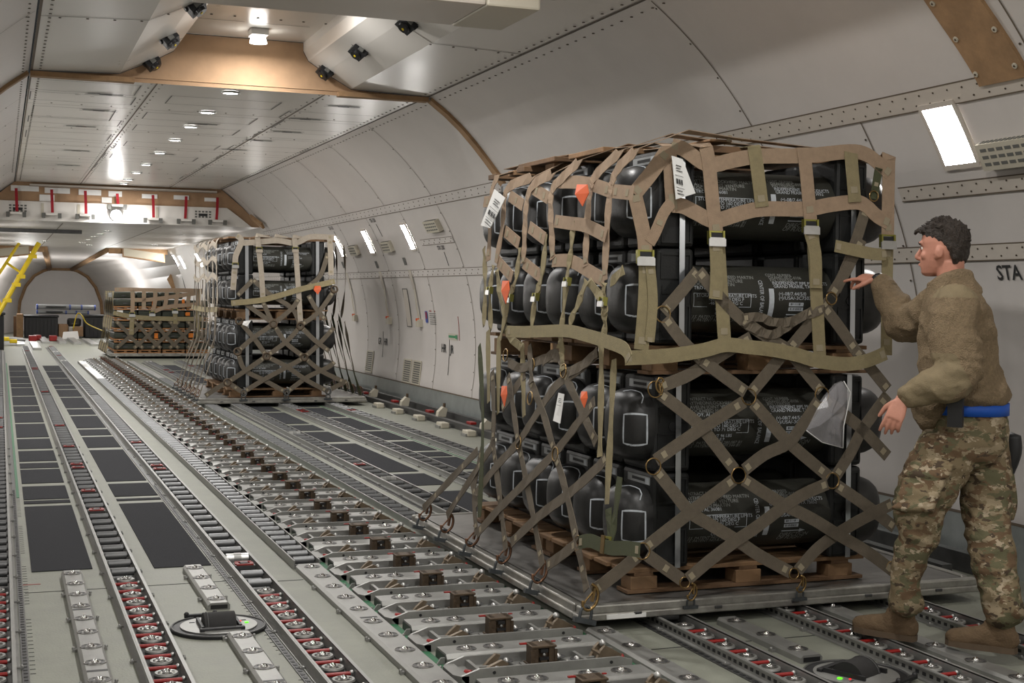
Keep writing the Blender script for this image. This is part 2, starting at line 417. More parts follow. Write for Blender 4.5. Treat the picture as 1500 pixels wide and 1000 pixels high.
# ---- step down to the low ceiling
m = MB(); ZL = 2.78
m.use('brown_cloth'); m.add([(XC-1.85, YS, 3.48), (XC+1.85, YS, 3.48), (XC+2.24, YS, 3.16), (XC+2.63, YS, ZL), (XC-2.63, YS, ZL), (XC-2.24, YS, 3.16)], [(0, 1, 2, 3, 4, 5)])
m.use('ceil_white'); vs = [(XC-2.62, ZL), (XC+2.42, ZL), (XC+2.16, 2.98), (XC+1.95, 3.13), (XC-2.1, 3.13), (XC-2.62, 2.98)]
m.prism(vs, 'y', YS-.05, YS-.01)
m.use('band_cream'); m.box(.5, 3.85, YS-.12, YS-.02, 3.40, 3.44)
m.use('wall_seam'); m.box(.5, 3.85, YS-.125, YS-.12, 3.40, 3.407)
m.use('paper')
for (x, z, wd, hh) in [(.42, 3.36, .24, .05), (.98, 3.34, .22, .05), (1.55, 3.33, .2, .05), (2.0, 3.32, .12, .05), (2.62, 3.3, .14, .04), (3.2, 3.3, .14, .04), (3.75, 3.28, .12, .035), (.8, 3.2, .13, .06), (1.85, 3.2, .09, .05)]: m.box(x-wd, x+wd, YS-.012, YS-.004, z-hh, z+hh)
m.use('vent_dark')
for x in (.3, 3.6):
    for k in range(-2, 3):
        for q in range(3): m.box(x+k*.065-.02, x+k*.065+.02, YS-.055, YS-.05, 2.93+q*.05, 2.96+q*.05)
m.use('ink')
for x in (.3, 3.6): m.box(x-.08, x+.08, YS-.058, YS-.05, 2.96, 3.01)
m.use('vent_cream')
for x in (.72, 1.35, 2.75, 3.28): m.box(x-.025, x+.025, YS-.055, YS-.05, 2.85, 3.1)
struct(m.build('wall_low_step'))
for i, px in enumerate((84, 270, 446, 613, 800, 974, 1138)):
    x = at_y(px/3.5725, 300, YS-.12).x; zt, zb = (3.35, 2.93) if i < 3 else ((3.32, 2.9) if i != 3 else (3.32, 3.13))
    t = thing('hanging_strap', ['dark red strap at the far left end of the row under the ceiling step', 'second dark red strap from the left under the ceiling step', 'third dark red strap from the left under the ceiling step', 'short red strap hanging behind the bright round floodlight', 'dark red strap just right of the bright round floodlight', 'dark red strap second from the right end of the row', 'dark red strap at the right end of the row, leaning'][i], 'strap', (x, YS-.12, zt), 'red straps on the ceiling step')
    sl = -.03 if i >= 5 else 0
    MB().ribbon([(x, YS-.12, zt), (x+sl*.5+.008, YS-.14, (zt+zb)/2), (x+sl+.015, YS-.12, zb)], (0, -1, 0), .05).build('webbing', 'red_cloth', t)
    k = MB(); k.use('ceil_white').box(x-.10, x+.10, YS-.2, YS-.06, zb-.05, zb-.01); k.use('vent_dark').box(x-.17, x-.11, YS-.19, YS-.1, zb-.1, zb-.01).box(x+.11, x+.17, YS-.19, YS-.1, zb-.1, zb-.01)
    k.build('latch', None, t)
# ---- nose: tapered lining, end wall and brown rings
def half(z, s): return s*prof_x(z)
RN = [(1.50, 0), (1.50, .6), (1.45, 1.1), (1.25, 1.65), (.95, 2.05), (.62, 2.25), (.40, 2.32)]
RW = [(3.26, 0), (3.20, .5), (3.17, 1.45), (3.0, 2.05), (2.85, 2.34), (2.71, 2.59), (2.62, 2.78)]
for s_, nm in ((1, 'wall_nose_right'), (-1, 'wall_nose_left')):
    m = MB(); m.use('wall_white')
    for i in range(6):
        a, b, c, d = RW[i], RW[i+1], RN[i+1], RN[i]
        m.add([(XC+s_*a[0], YE, a[1]), (XC+s_*b[0], YE, b[1]), (XC+s_*c[0], YN, c[1]), (XC+s_*d[0], YN, d[1])], [(0, 1, 2, 3)], True)
    c1 = (XC+s_*2.62, YE, 2.78); c2 = (XC+s_*.9, YE, 2.78)
    m.add([c1, c2, (XC+s_*.40, YN, 2.32)], [(0, 1, 2)])
    struct(m.build(nm))
m = MB(); m.use('wall_white'); m.add([(XC-.9, YE, 2.78), (XC+.9, YE, 2.78), (XC+.4, YN, 2.32), (XC-.4, YN, 2.32)], [(0, 1, 2, 3)])
m.add([(XC+a, YN, z) for a, z in RN]+[(XC-a, YN, z) for a, z in reversed(RN)], [tuple(range(14))]); struct(m.build('wall_front'))
m = MB(); m.use('brown_rib')
ring = [(XC+a, YN-.05, z) for a, z in RN]+[(XC-a, YN-.05, z) for a, z in reversed(RN)]
m.tube(ring, .09, 8)
for s_ in (1, -1):
    m.tube([(XC+s_*.9, YE+.02, 2.76), (XC+s_*.4, YN-.05, 2.30)], .09, 8)
    m.box(*sorted((XC+s_*.9, XC+s_*2.6)), YE-.02, YE+.03, 2.62, 2.78)
    m.prism([(XC+s_*3.0, 1.3), (XC+s_*3.06, 1.75), (XC+s_*2.86, 2.15), (XC+s_*2.7, 1.9)], 'y', YE+1.0, YE+1.02)
struct(m.build('trim_20'))
# ================================================================ LAMPS
def point_light(name, loc, power, size, parent, typ='AREA', rot=None, col=(1, .985, .965)):
    l = bpy.data.lights.new(name, typ); l.energy = power; l.color = col
    if typ == 'AREA': l.shape = 'DISK'; l.size = size
    else: l.shadow_soft_size = size
    o = bpy.data.objects.new(name, l); C.objects.link(o)
    o.location = Vector(loc)-wloc(parent) if parent else loc
    if parent: o.parent = parent
    if rot: o.rotation_euler = rot
    return o
LY = [13.49, 15.07, 16.47, 18.01, 19.78, 21.7, 23.27, 24.77, 25.76]
ords = ['nearest', 'second', 'third', 'fourth', 'fifth', 'sixth', 'seventh', 'eighth', 'last']
def downlight(x, y, z, label, grp, p, r=.075):
    t = thing('ceiling_light', label, 'lamp', (x, y, z), grp)
    k = MB(); k.use('alu_bright'); k.tube([(x+r*1.1*math.cos(a), y+r*1.1*math.sin(a), z-.008) for a in np.linspace(0, 2*PI, 16, endpoint=False)], .012, 6, True); k.build('bezel', None, t)
    MB().use('lamp_lens').cyl((x, y, z-.012), (x, y, z+.01), r, 16).build('lens', None, t)
    point_light('bulb', (x, y, z-.03), p, .16, t, col=(1, .975, .94))
for i, y in enumerate(LY): downlight(XC, y, 3.476, f'{ords[i]} round downlight of the row along the middle ceiling, counted from the brown step' if i else 'round downlight closest to the brown step on the middle ceiling', 'downlights of the middle ceiling', downlight_power(y))
t = thing('recess_light', 'bright spotlight in the raised ceiling recess above the brown step', 'lamp', (2.2, 12.55, 3.92))
MB().box(2.12, 2.28, 12.45, 12.65, 3.86, 3.92, .01).build('housing', 'ceil_white', t)
MB().use('lamp_lens').cyl((2.2, 12.55, 3.80), (2.2, 12.55, 3.87), .08, 16, .06).build('lens', None, t)
point_light('bulb', (2.2, 12.5, 3.77), 26, .12, t)
for y in (10.9, 6.8, 4.0, 1.2, -1.6, -4.4, -7.2): downlight(2.15, y, 3.914, 'round downlight in the raised recess of the near ceiling', 'downlights of the near recess', downlight_power(y), .09)
LL = [(2.11, 29.9), (2.08, 31.6), (2.06, 33.4), (2.04, 35.4), (2.02, 37.7), (2.3, 39.6), (1.1, 37.2), (3.9, 38.0)]
for i, (x, y) in enumerate(LL): downlight(x, y, 2.776, ['nearest of the small downlights in the low far ceiling', 'second small downlight along the low far ceiling', 'third small downlight along the low far ceiling', 'fourth small downlight along the low far ceiling', 'fifth small downlight along the low far ceiling', 'farthest small downlight in the low ceiling, near the nose', 'small downlight left of the row in the low far ceiling', 'small downlight right of the row in the low far ceiling'][i], 'downlights of the low far ceiling', 20, .07)
t = thing('floodlight', 'dazzling round floodlight on the lower edge of the far ceiling step', 'lamp', (2.0, YS-.2, 2.95))
MB().cyl((2.0, YS-.1, 2.94), (2.0, YS-.22, 2.92), .1, 16).build('housing', 'alu_dark', t)
MB().use('spot_lens').cyl((2.0, YS-.225, 2.92), (2.0, YS-.24, 2.917), .095, 16).build('lens', None, t)
point_light('bulb', (2.0, YS-.3, 2.90), 40, .18, t, rot=(math.radians(60), 0, 0))
# wall light panels
WL = [(6.23, 'large bright light panel high on the near right wall', 2.30, 2.60, .26), (17.18, 'slanting light panel nearest on the far right wall', 2.13, 2.44, .20), (19.25, 'second light panel on the far right wall', 2.13, 2.44, .20), (21.05, 'light panel beside the corner of the second cargo stack', 2.12, 2.43, .18),
      (36.85, 'light panel in the gap between the two distant stacks', 2.2, 2.54, .3), (40.4, 'light panel above the right half of the farthest stack', 2.2, 2.55, .32), (41.6, 'farthest light panel, above the left half of the farthest stack', 2.3, 2.6, .2),
      (28.6, 'light panel on the right wall hidden behind the second stack', 2.13, 2.44, .2), (32.4, 'light panel on the right wall beside the distant stack', 2.13, 2.44, .2), (2.4, 'light panel on the near right wall', 2.30, 2.60, .26), (-1.4, 'light panel on the near right wall', 2.30, 2.60, .26), (-5, 'light panel on the near right wall', 2.30, 2.60, .26)]
for Y, lab, za, zb, wd in WL:
    t = thing('wall_light', lab, 'lamp', wallp(Y, (za+zb)/2), 'light panels on the right wall')
    fr = MB(); ln = MB(); ln.use('wall_lens' if Y < 13 else 'wall_lens_far'); fr.use('band_cream')
    zs = np.linspace(za, zb, 6); v1 = []; v2 = []
    for z in zs:
        for dy in (-wd/2, wd/2): v1.append(wallp(Y+dy, z, .014))
    ln.add(v1, [(2*i, 2*i+1, 2*i+3, 2*i+2) for i in range(5)], True)
    for dy in (-wd/2-.012, wd/2+.012): fr.ribbon([wallp(Y+dy, z, .004) for z in zs], [prof_n(z) for z in zs], .03, .012)
    for z in (za-.012, zb+.012): fr.ribbon([wallp(Y-wd/2-.02, z, .004), wallp(Y+wd/2+.02, z, .004)], prof_n(z), .03, .012)
    fr.build('bezel', None, t); ln.build('diffuser', None, t)
for k, Y in enumerate((-6, -2.5, 1.0, 3.6, 6.23, 9.4, 11.5, 15.2, 17.18, 19.25, 21.05, 24, 28.5, 32, 36, 39.5)):
    t = thing('wall_light', 'light panel on the left wall', 'lamp', (2*XC-wallp(Y, 2.4).x, Y, 2.4), 'light panels on the left wall')
    ln = MB(); ln.use('wall_lens' if Y < 13 else 'wall_lens_far'); v1 = []
    for z in np.linspace(2.15, 2.45, 5):
        for dy in (-.11, .11): p = wallp(Y+dy, z, .014); v1.append((2*XC-p.x, p.y, p.z))
    ln.add(v1, [(2*i, 2*i+1, 2*i+3, 2*i+2) for i in range(4)], True); ln.build('diffuser', None, t)
# black bumper spots along the recess edges
BL = [((224, 92), 'lowest black clamp light on the left edge of the ceiling recess'), ((250, 58), 'middle black clamp light on the left edge of the ceiling recess'), ((288, 10), 'topmost black clamp light on the left edge of the ceiling recess'),
      ((476, 105), 'lowest black clamp light on the right edge of the ceiling recess'), ((525, 75), 'middle black clamp light on the right face of the ceiling recess'), ((596, 35), 'black clamp light half hidden under the white duct')]
for (px, lab) in BL:
    d = ray(*px); tt = 8.0
    while tt < 16:
        p = CAM+d*tt; a = p.x-XC
        if abs(a) < 1.85 and p.z > cpz(a)-.03: break
        if p.y > YF-.12: break
        tt += .02
    sg = 1 if p.x > XC else -1
    t = thing('clamp_light', lab, 'clamp light', p, 'black clamp lights at the recess')
    q = Vector(p); n1 = Vector((-sg*.6, -.25, -.76)).normalized(); ax = Vector((0, 1, 0)); ax = (ax-n1*ax.dot(n1)).normalized(); ay = n1.cross(ax)
    MB().obox(q, ax, ay, n1, .07, .065, .035).obox(q-n1*.04, ax, ay, n1, .03, .08, .02).build('housing', 'black', t)
    MB().cyl(q+n1*.035, q+n1*.06, .05, 14, .045).build('lens_ring', 'black_gloss', t)
    MB().cyl(q+n1*.055, q+n1*.064, .011, 12).build('lens', 'yellow', t)
    MB().obox(q-ax*.078, ax, ay, n1, .010, .022, .03).build('bracket', 'vent_dark', t)

# fill lights added to brighten the nose bay: side panels and free-floating bulbs
for s_ in (1, -1):
    t = thing('nose_fill_light', f'added fill light panel on the {"right" if s_ > 0 else "left"} lining of the nose bay', 'lamp', (XC+s_*2.75, 44, 2.3), 'added nose bay fill lights')
    MB().use('wall_lens').obox((XC+s_*2.62, 44.0, 2.22), (0, 1, 0), (s_*.5, 0, -.86), (-s_*.86, 0, -.5), .16, .2, .01).build('diffuser', None, t)
    point_light('bulb', (XC+s_*1.3, 46.6, 1.6), 80, .25, t, 'POINT')
# ================================================================ FLOOR FITTINGS
ZR = .05                                     # top of rollers and rails
TX = [XC-2.12, XC-1.485, XC-.845, XC+.845, XC+1.485, XC+2.12]
tn = ['at the far left edge of the picture', 'between the two rows of black mats on the left', 'right of the left mats, before the bare floor strip', 'just right of the centre guides, running under the stacks', 'between the two rows of black mats on the right', 'running beside the right wall guide']
track_lab = ['roller track ' + q for q in tn]
def proto_mesh(mb, name, mt=None):
    o = mb.build(name, mt); me = o.data; bpy.data.objects.remove(o); return me
def inst(me, name, parent, loc):
    o = bpy.data.objects.new(name, me); C.objects.link(o); o.parent = parent; o.location = loc; return o
k = MB(); k.use('roller').cyl((-.058, 0, 0), (.058, 0, 0), .021, 14).use('alu_dark').cyl((-.066, 0, 0), (.066, 0, 0), .008, 8)
ROLL_ME = proto_mesh(k, 'roller')
k = MB(); k.use('alu_dark').cyl((0, 0, -.05), (0, 0, -.012), .047, 20).use('alu').cyl((0, 0, -.012), (0, 0, -.004), .047, 24, .044).use('disc').cyl((0, 0, -.004), (0, 0, -.002), .034, 20)
for a in range(6): k.use('alu_dark').cyl((.026*math.cos(a*1.047), .026*math.sin(a*1.047), -.003), (.026*math.cos(a*1.047), .026*math.sin(a*1.047), 0), .006, 6)
k.use('steel_ball').sphere((0, 0, -.005), .016, 12, 8)
CAST_ME = proto_mesh(k, 'caster')
k = MB(); k.use('red').cyl((-.06, 0, 0), (.05, 0, 0), .0088, 10).cyl((-.012, 0, 0), (.012, 0, 0), .008, 8).use('alu_bright').sphere((.056, 0, .004), .010, 8, 6)
REDB_ME = proto_mesh(k, 'red_bar')
k = MB(); k.use('alu_dark').box(-.055, .055, -.05, .05, -.03, -.004).use('red').box(-.045, .045, -.045, -.03, -.004, .004).box(-.045, .045, .03, .045, -.004, .004).box(-.05, -.03, -.02, .02, -.004, .003).box(.03, .05, -.02, .02, -.004, .003).use('black').box(-.02, .02, -.02, .02, -.004, .006)
REDU_ME = proto_mesh(k, 'brake_unit')
k = MB(); k.use('alu_bright').cyl((-.062, 0, 0), (.062, 0, 0), .03, 14).use('alu').cyl((-.02, 0, 0), (.02, 0, 0), .0325, 14)
WIDE_ME = proto_mesh(k, 'wide_roller')
def track(i, y0, y1, casters):
    x = TX[i]; t = thing('roller_track', track_lab[i], 'roller track', (x, y0, 0), 'roller tracks in the floor')
    k = MB(); k.use('alu')
    for s in (-1, 1):
        k.box(x+s*.072-.005, x+s*.072+.005, y0, y1, 0, ZR)
        k.box(*sorted((x+s*.067, x+s*.083)), y0, y1, ZR-.006, ZR-.001)
        k.box(*sorted((x+s*.077, x+s*.098)), y0, y1, .0, .006)
    k.use('alu_dark').box(x-.067, x+.067, y0, y1, .0, .004)
    # dark tie-down groove with teeth beside the rail
    if i in (0, 2, 3):
        s = -1 if i != 0 else 1
        k.use('alu_dark').box(x+s*.118-.014, x+s*.118+.014, y0, y1, .0, .005); k.use('black')
        for y in np.arange(max(y0, 3), min(y1, 11), .05): k.box(x+s*.118-.008, x+s*.118+.008, y, y+.026, .005, .007)
    if i >= 3:
        k.use('black')
        for y in np.arange(max(y0, 3), min(y1, 6), .045): k.box(x-.0785, x-.0765, y, y+.022, .018, .032)
    k.use('alu')
    for y in np.arange(y0+.3, min(y1, 14), .62):
        for s in (-1, 1): k.box(x+s*.1-.012, x+s*.1+.012, y, y+.03, .0, .012); k.sphere((x+s*.105, y+.015, .012), .007, 6, 4)
    k.build('channel', None, t)
    n = 0; y = y0+.15; extra = MB(); extra.use('roller'); rs = random.Random(i)
    while y < y1-.1:
        inc = [q for q in casters if q[0] <= y <= q[1]]
        if inc:
            inst(CAST_ME, 'caster', t, (0, y-y0, ZR-.013)); inst(REDB_ME, 'red_bar', t, (0, y-y0-.0925, ZR-.026)); y += .185; n += 1
        else:
            u = rs.random()
            if u < .06: inst(REDU_ME, 'brake_unit', t, (0, y-y0, ZR-.004))
            elif u < .13 and i in (2, 3): inst(WIDE_ME, 'wide_roller', t, (0, y-y0, ZR-.022))
            elif n < 92: inst(ROLL_ME, 'roller', t, (0, y-y0, ZR-.018)); n += 1
            else: extra.cyl((x-.058, y, ZR-.018), (x+.058, y, ZR-.018), .021, 8)
            y += .235 if y < 20 else .4
    if extra.v:
        o = extra.build('roller', None, t); o['kind'] = 'stuff'
track(0, 3.0, 35.5, [(3.0, 7.4)]); track(1, 4.2, 38, [(4.2, 7.35)]); track(2, 3.9, 38, [(3.9, 6.85)])
track(3, 2.8, 30, [(2.8, 5.72)]); track(4, 2.6, 30, [(2.6, 5.72)]); track(5, 2.5, 30, [(2.5, 5.72)])
# ball transfer strips
k = MB(); k.use('alu_dark').cyl((0, 0, -.001), (0, 0, .0015), .044, 26).use('disc').tube([(.0425*math.cos(a), .0425*math.sin(a), .001) for a in np.linspace(0, 2*PI, 26, endpoint=False)], .002, 4, True)
k.use('disc').cyl((0, 0, .0005), (0, 0, .002), .026, 20, .022).use('steel_ball').sphere((0, 0, .0), .0155, 12, 8)
for a in range(4): k.use('black').cyl((.035*math.cos(a*1.57+.6), .035*math.sin(a*1.57+.6), .0015), (.035*math.cos(a*1.57+.6), .035*math.sin(a*1.57+.6), .0025), .005, 6)
BALL_ME = proto_mesh(k, 'ball_unit')
k = MB(); k.use('alu_dark').cyl((0, 0, -.001), (0, 0, .001), .030, 18).use('alu_bright').sphere((0, 0, -.002), .015, 10, 6); SBALL_ME = proto_mesh(k, 'ball')
def strip(x, y0, y1, label, wd=.105, slots=(), ph=.09):
    t = thing('ball_transfer_strip', label, 'ball strip', (x, y0, 0), 'ball transfer strips')
    k = MB(); k.use('alu'); h = ZR-.014; c = .012
    k.prism([(x-wd/2, 0), (x-wd/2, h-c), (x-wd/2+c, h), (x+wd/2-c, h), (x+wd/2, h-c), (x+wd/2, 0)], 'y', y0, y1)
    k.use('black'); k.box(x-wd/2+.012, x+wd/2-.012, y0-.002, y0+.001, .006, h-.01); k.box(x-wd/2+.012, x+wd/2-.012, y1-.001, y1+.002, .006, h-.01)
    for y in slots: k.box(x-.04, x+.04, y-.012, y+.012, h-.001, h+.001)
    k.use('alu')
    for y in np.arange(y0+.2, y1, .55):
        for s in (-1, 1): k.box(x+s*(wd/2+.008)-.01, x+s*(wd/2+.008)+.01, y, y+.03, 0, .012); k.sphere((x+s*(wd/2+.014), y+.015, .014), .008, 6, 4)
    k.build('beam', None, t)
    y = y1-ph
    while y > y0+.03: inst(BALL_ME, 'ball_unit', t, (0, y-y0, h-.012 if False else h)); y -= .262
strip(.36, 3.6, 7.60, 'ball strip lying between the two leftmost roller tracks, ending at a black mat', slots=(5.55, 6.65))
strip(.99, 6.60, 7.57, 'short ball strip ending just behind the left round drive unit')
strip(.99, 3.6, 6.02, 'ball strip starting at the left round drive unit and running out of the bottom edge', slots=(5.2,))
strip(1.60, 3.4, 7.42, 'ball strip along the near left side of the centre guides', .14, slots=(5.5, 6.1))
strip(2.545, 2.6, 5.62, 'ball strip right of the centre guides, running under the near pallet corner', .12)
strip(3.21, 4.90, 5.62, 'short ball strip ending at the right round drive unit')
strip(3.82, 2.3, 5.75, 'ball strip under the rear boot of the person')
# fixed roller trays continuing the inner strips
for x, lab in ((1.60, 'bright fixed roller tray along the left side of the centre guides'), (2.60, 'bright fixed roller tray along the right side of the centre guides')):
    y0 = 7.46; t = thing('roller_tray', lab, 'roller tray', (x, y0, 0), 'fixed roller trays')
    k = MB(); k.use('alu')
    for s in (-1, 1): k.box(x+s*.07-.004, x+s*.07+.004, y0, 30, 0, ZR-.002)
    k.use('alu_dark').box(x-.066, x+.066, y0, 30, 0, .004); k.build('channel', None, t)
    ex = MB(); ex.use('alu_bright')
    for j in range(130):
        y = y0+.1+j*.172
        if y > 29.8: break
        if j < 96: inst(ROLL_ME, 'roller', t, (0, y-y0, ZR-.02))
        else: ex.cyl((x-.06, y, ZR-.02), (x+.06, y, ZR-.02), .02, 8)
    if ex.v: ex.build('roller', None, t)['kind'] = 'stuff'
# green painted edge lines, floor seams, rulers
m = MB(); m.use('green_paint'); m.box(1.695, 1.725, 3, 30, .0, .003); m.box(2.475, 2.495, 3, 30, 0, .003); m.box(.115, .135, 10.6, 30, 0, .003); m.box(4.075, 4.09, 6, 30, 0, .002); m.box(3.685, 3.695, 6, 30, 0, .002)
m.use('ink')
for a, b in ((.12, .52), (.7, 1.16), (1.34, 1.52), (2.66, 2.85), (3.04, 3.5)):
    for y in (7.17 if a > .7 else 7.25, 5.3): 
        if y > 6 or a > 2: m.box(a, b, y, y+.008, 0, .0015)
for (xa, s) in ((.115, 1), (1.13, -1)):
    for y in np.arange(3.6, 10.6, .068):
        if int(y*3) % 4: m.box(*sorted((xa, xa+s*.022)), y, y+.006, 0, .0012)
m.box(.085, .092, 3, 11, 0, .0015); m.box(.105, .11, 3, 11, 0, .0015)
m.use('red')
for (x, y, wd) in [(.09, 7.45, .11), (-.03, 5.35, .05), (.66, 5.35, .07), (1.35, 4.9, .06), (1.02, 6.3, .03)]: m.box(x, x+wd, y, y+.012, .0, .0016)
struct(m.build('floor_marking_lines'))
# black anti-slip mats
MY1 = [(7.78, 10.13), (10.27, 10.40), (10.48, 11.17), (11.36, 12.22), (12.33, 12.67), (12.83, 13.64), (13.84, 14.74), (14.92, 16.4), (16.6, 17.9), (18.1, 18.9), (19.1, 20.6), (20.8, 22.4), (22.6, 23.4), (23.6, 25.2), (25.4, 27.0), (27.2, 29.0)]
MY2 = [(7.70, 10.10), (10.25, 10.34), (10.47, 11.16), (11.32, 13.57), (13.8, 14.8), (14.98, 15.6), (15.8, 17.3), (17.5, 18.3), (18.5, 20.3), (20.5, 21.9), (22.1, 22.9), (23.1, 24.7), (24.9, 26.8), (27.0, 28.9)]
o_n = ['nearest', 'second', 'third', 'fourth', 'fifth', 'sixth', 'seventh', 'eighth', 'ninth', 'tenth', 'eleventh', 'twelfth', 'thirteenth', 'fourteenth', 'fifteenth', 'sixteenth']
def mats(x0, x1, ys, where):
    for i, (a, b) in enumerate(ys):
        tag(MB().use('mat_black').box(x0, x1, a, b, 0, .005).build('floor_mat'), f'{o_n[i]} black anti-slip mat in the row {where}', 'floor mat', 'black anti-slip mats')
mats(.163, .478, MY1, 'nearest the left edge of the picture'); mats(.80, 1.11, MY2, 'right of the left roller tracks')
MR = [q for q in MY2 if 8 < q[0] < 30]; MR[0] = (8.5, 10.1)
MR2 = [(8.6, 10.2)]+MY1[1:]
mats(3.08, 3.40, MR, 'behind the near cargo stack, left of two'); mats(3.74, 4.04, MR2, 'behind the near cargo stack, right of two')
# powered round drive units
def drive(x, y, rz, label):
    t = thing('drive_unit', label, 'drive unit', (0, 0, 0), 'round powered drive units')
    k = MB(); k.use('black').cyl((0, 0, 0), (0, 0, .012), .216, 40).use('alu_dark').tube([(.209*math.cos(a), .209*math.sin(a), .012) for a in np.linspace(0, 2*PI, 40, endpoint=False)], .006, 5, True); k.build('ring', None, t)
    k = MB(); k.use('alu').cyl((0, 0, .012), (0, 0, .018), .172, 36); k.use('ink')
    for a in (2.6, .4): k.box(.13*math.cos(a)-.012, .13*math.cos(a)+.012, .13*math.sin(a)-.004, .13*math.sin(a)+.004, .018, .0195)
    k.build('turntable_plate', None, t)
    k = MB(); k.use('black'); k.box(-.09, -.078, -.10, .09, .012, .036); k.box(.078, .09, -.10, .09, .012, .036); k.box(-.1, .1, -.125, -.1, .01, .032, .004); k.box(-.13, .02, .185, .205, .01, .028, .004); k.sphere((-.12, .195, .028), .012, 8, 6); k.sphere((.01, .195, .028), .012, 8, 6)
    k.use('alu').box(-.08, .08, -.126, -.124, .018, .022); k.build('roller_housing', None, t)
    k = MB(); k.use('rubber').cyl((-.07, 0, .0), (.07, 0, 0), .075, 24).use('alu_dark').tube([(-.055, .0765*math.cos(a), .0765*math.sin(a)) for a in np.linspace(0, 2*PI, 24, endpoint=False)], .003, 4, True)
    k.build('drive_roller', None, t)
    MB().use('led_green').box(.118, .134, -.008, .008, .018, .022).build('green_indicator', None, t)
    MB().use('led_red').box(.10, .107, .03, .037, .018, .021).build('red_indicator', None, t)
    t.location = (x, y, 0); t.rotation_euler = (0, 0, rz); return t
drive(.935, 6.24, 0, 'left round drive unit with a black roller and a green light'); drive(3.265, 4.66, math.radians(205), 'round drive unit on the right, in front of the boots')
# ---------------------------------------------------------------- centre guides
CGX0, CGX1 = 1.735, 2.465
def make_guide():
    t = thing('centre_guide_lock', 'grey centre guide lock', 'guide lock', (0, 0, 0), 'centre guide locks')
    k = MB(); k.use('alu')                                    # cast tray, local y 0 .. .22
    for y0, y1 in ((0, .014), (.196, .21)):
        k.prism([(-.355, 0), (-.375, .02), (-.375, .03), (-.30, .055), (.31, .055), (.365, .04), (.365, 0)], 'y', y0, y1)
    k.box(-.36, .36, .014, .196, 0, .018)
    k.prism([(-.375, .0), (-.345, 0), (-.345, .21), (-.375, .21), (-.40, .17), (-.40, .04)], 'z', 0, .03)
    k.use('black')
    for x in (-.24, .27): k.cyl((x, -.002, .036), (x, .002, .036), .007, 10)
    k.use('alu').box(-.30, -.285, .03, .18, .018, .045).box(-.2, -.19, .02, .19, .018, .034).box(.17, .185, .03, .18, .018, .045).box(.06, .07, .02, .19, .018, .03).box(-.29, -.2, .095, .11, .018, .036).box(.18, .3, .1, .115, .018, .036)
    k.build('cast_tray', None, t)
    k = MB(); k.use('bronze')
    k.box(-.05, -.022, .07, .145, .018, .108, .004).box(.022, .05, .07, .145, .018, .108, .004).box(-.03, .03, .085, .135, .03, .085).box(-.055, .055, .065, .15, .098, .108, .003).box(-.058, .058, .06, .155, .018, .03, .003).box(-.014, .014, .066, .08, .03, .05)
    k.box(-.058, -.046, .066, .074, .04, .09).box(.046, .058, .066, .074, .04, .09).use('black').box(-.02, .02, .064, .071, .05, .062).box(-.016, .016, .064, .071, .08, .094).use('alu').sphere((0, .068, .071), .007, 10, 6).box(-.075, .075, .11, .16, .018, .024)
    k.build('latch_post', None, t)
    MB().use('red').box(-.085, -.055, .122, .134, .104, .110).build('red_lever', None, t); MB().use('red').box(.055, .072, .122, .132, .106, .110).build('red_lever', None, t)
    k = MB(); k.use('pawl')
    k.prism([(.22, .02), (.30, .018), (.345, .03), (.35, .045), (.27, .088), (.25, .07), (.235, .04)], 'y', .06, .078).prism([(.22, .02), (.30, .018), (.345, .03), (.35, .045), (.27, .088), (.25, .07), (.235, .04)], 'y', .12, .138).box(.24, .26, .06, .138, .04, .06)
    k.use('alu_bright').sphere((.275, .1, .09), .016, 8, 6).use('red').sphere((.348, .068, .035), .013, 8, 6)
    k.build('right_pawl', None, t)
    k = MB(); k.use('pawl').prism([(-.27, .02), (-.19, .02), (-.15, .045), (-.18, .062), (-.23, .042)], 'y', .07, .09).prism([(-.25, .02), (-.2, .02), (-.17, .07), (-.19, .075), (-.22, .05)], 'y', .12, .14)
    k.build('left_pawl', None, t)
    MB().use('red').cyl((-.34, .07, .026), (-.318, .05, .026), .013, 10).build('red_knob', None, t)
    for x, y in ((-.21, .05), (-.12, .05), (-.13, .16), (.10, .05), (.10, .16), (.16, .1)): inst(SBALL_ME, 'ball', t, (x, y, .034))
    return t
def make_bar():
    t = thing('guide_ball_bar', 'flat ball bar between guide locks', 'ball bar', (0, 0, 0), 'flat ball bars between guide locks')
    k = MB(); k.use('alu').prism([(0, 0), (0, .028), (.018, .046), (.142, .046), (.16, .028), (.16, 0)], 'x', -.35, .355)
    k.use('alu_dark').prism([(.012, .004), (.012, .026), (.022, .04), (.138, .04), (.148, .026), (.148, .004)], 'x', -.352, -.349)
    k.use('alu').prism([(-.35, .0), (-.39, .0), (-.37, .03), (-.35, .03)], 'y', .02, .03)
    k.build('bar', None, t)
    for x in (-.24, -.12, .1, .24): inst(BALL_ME, 'ball_unit', t, (x, .08, .046))
    return t
G0 = make_guide(); B0 = make_bar(); first = True
def nth(i): return ['nearest', 'second', 'third', 'fourth', 'fifth', 'sixth', 'seventh', 'eighth', 'ninth', 'tenth', 'eleventh', 'twelfth', 'thirteenth', 'fourteenth', 'fifteenth', 'sixteenth', 'seventeenth', 'eighteenth', 'nineteenth', 'twentieth'][i]
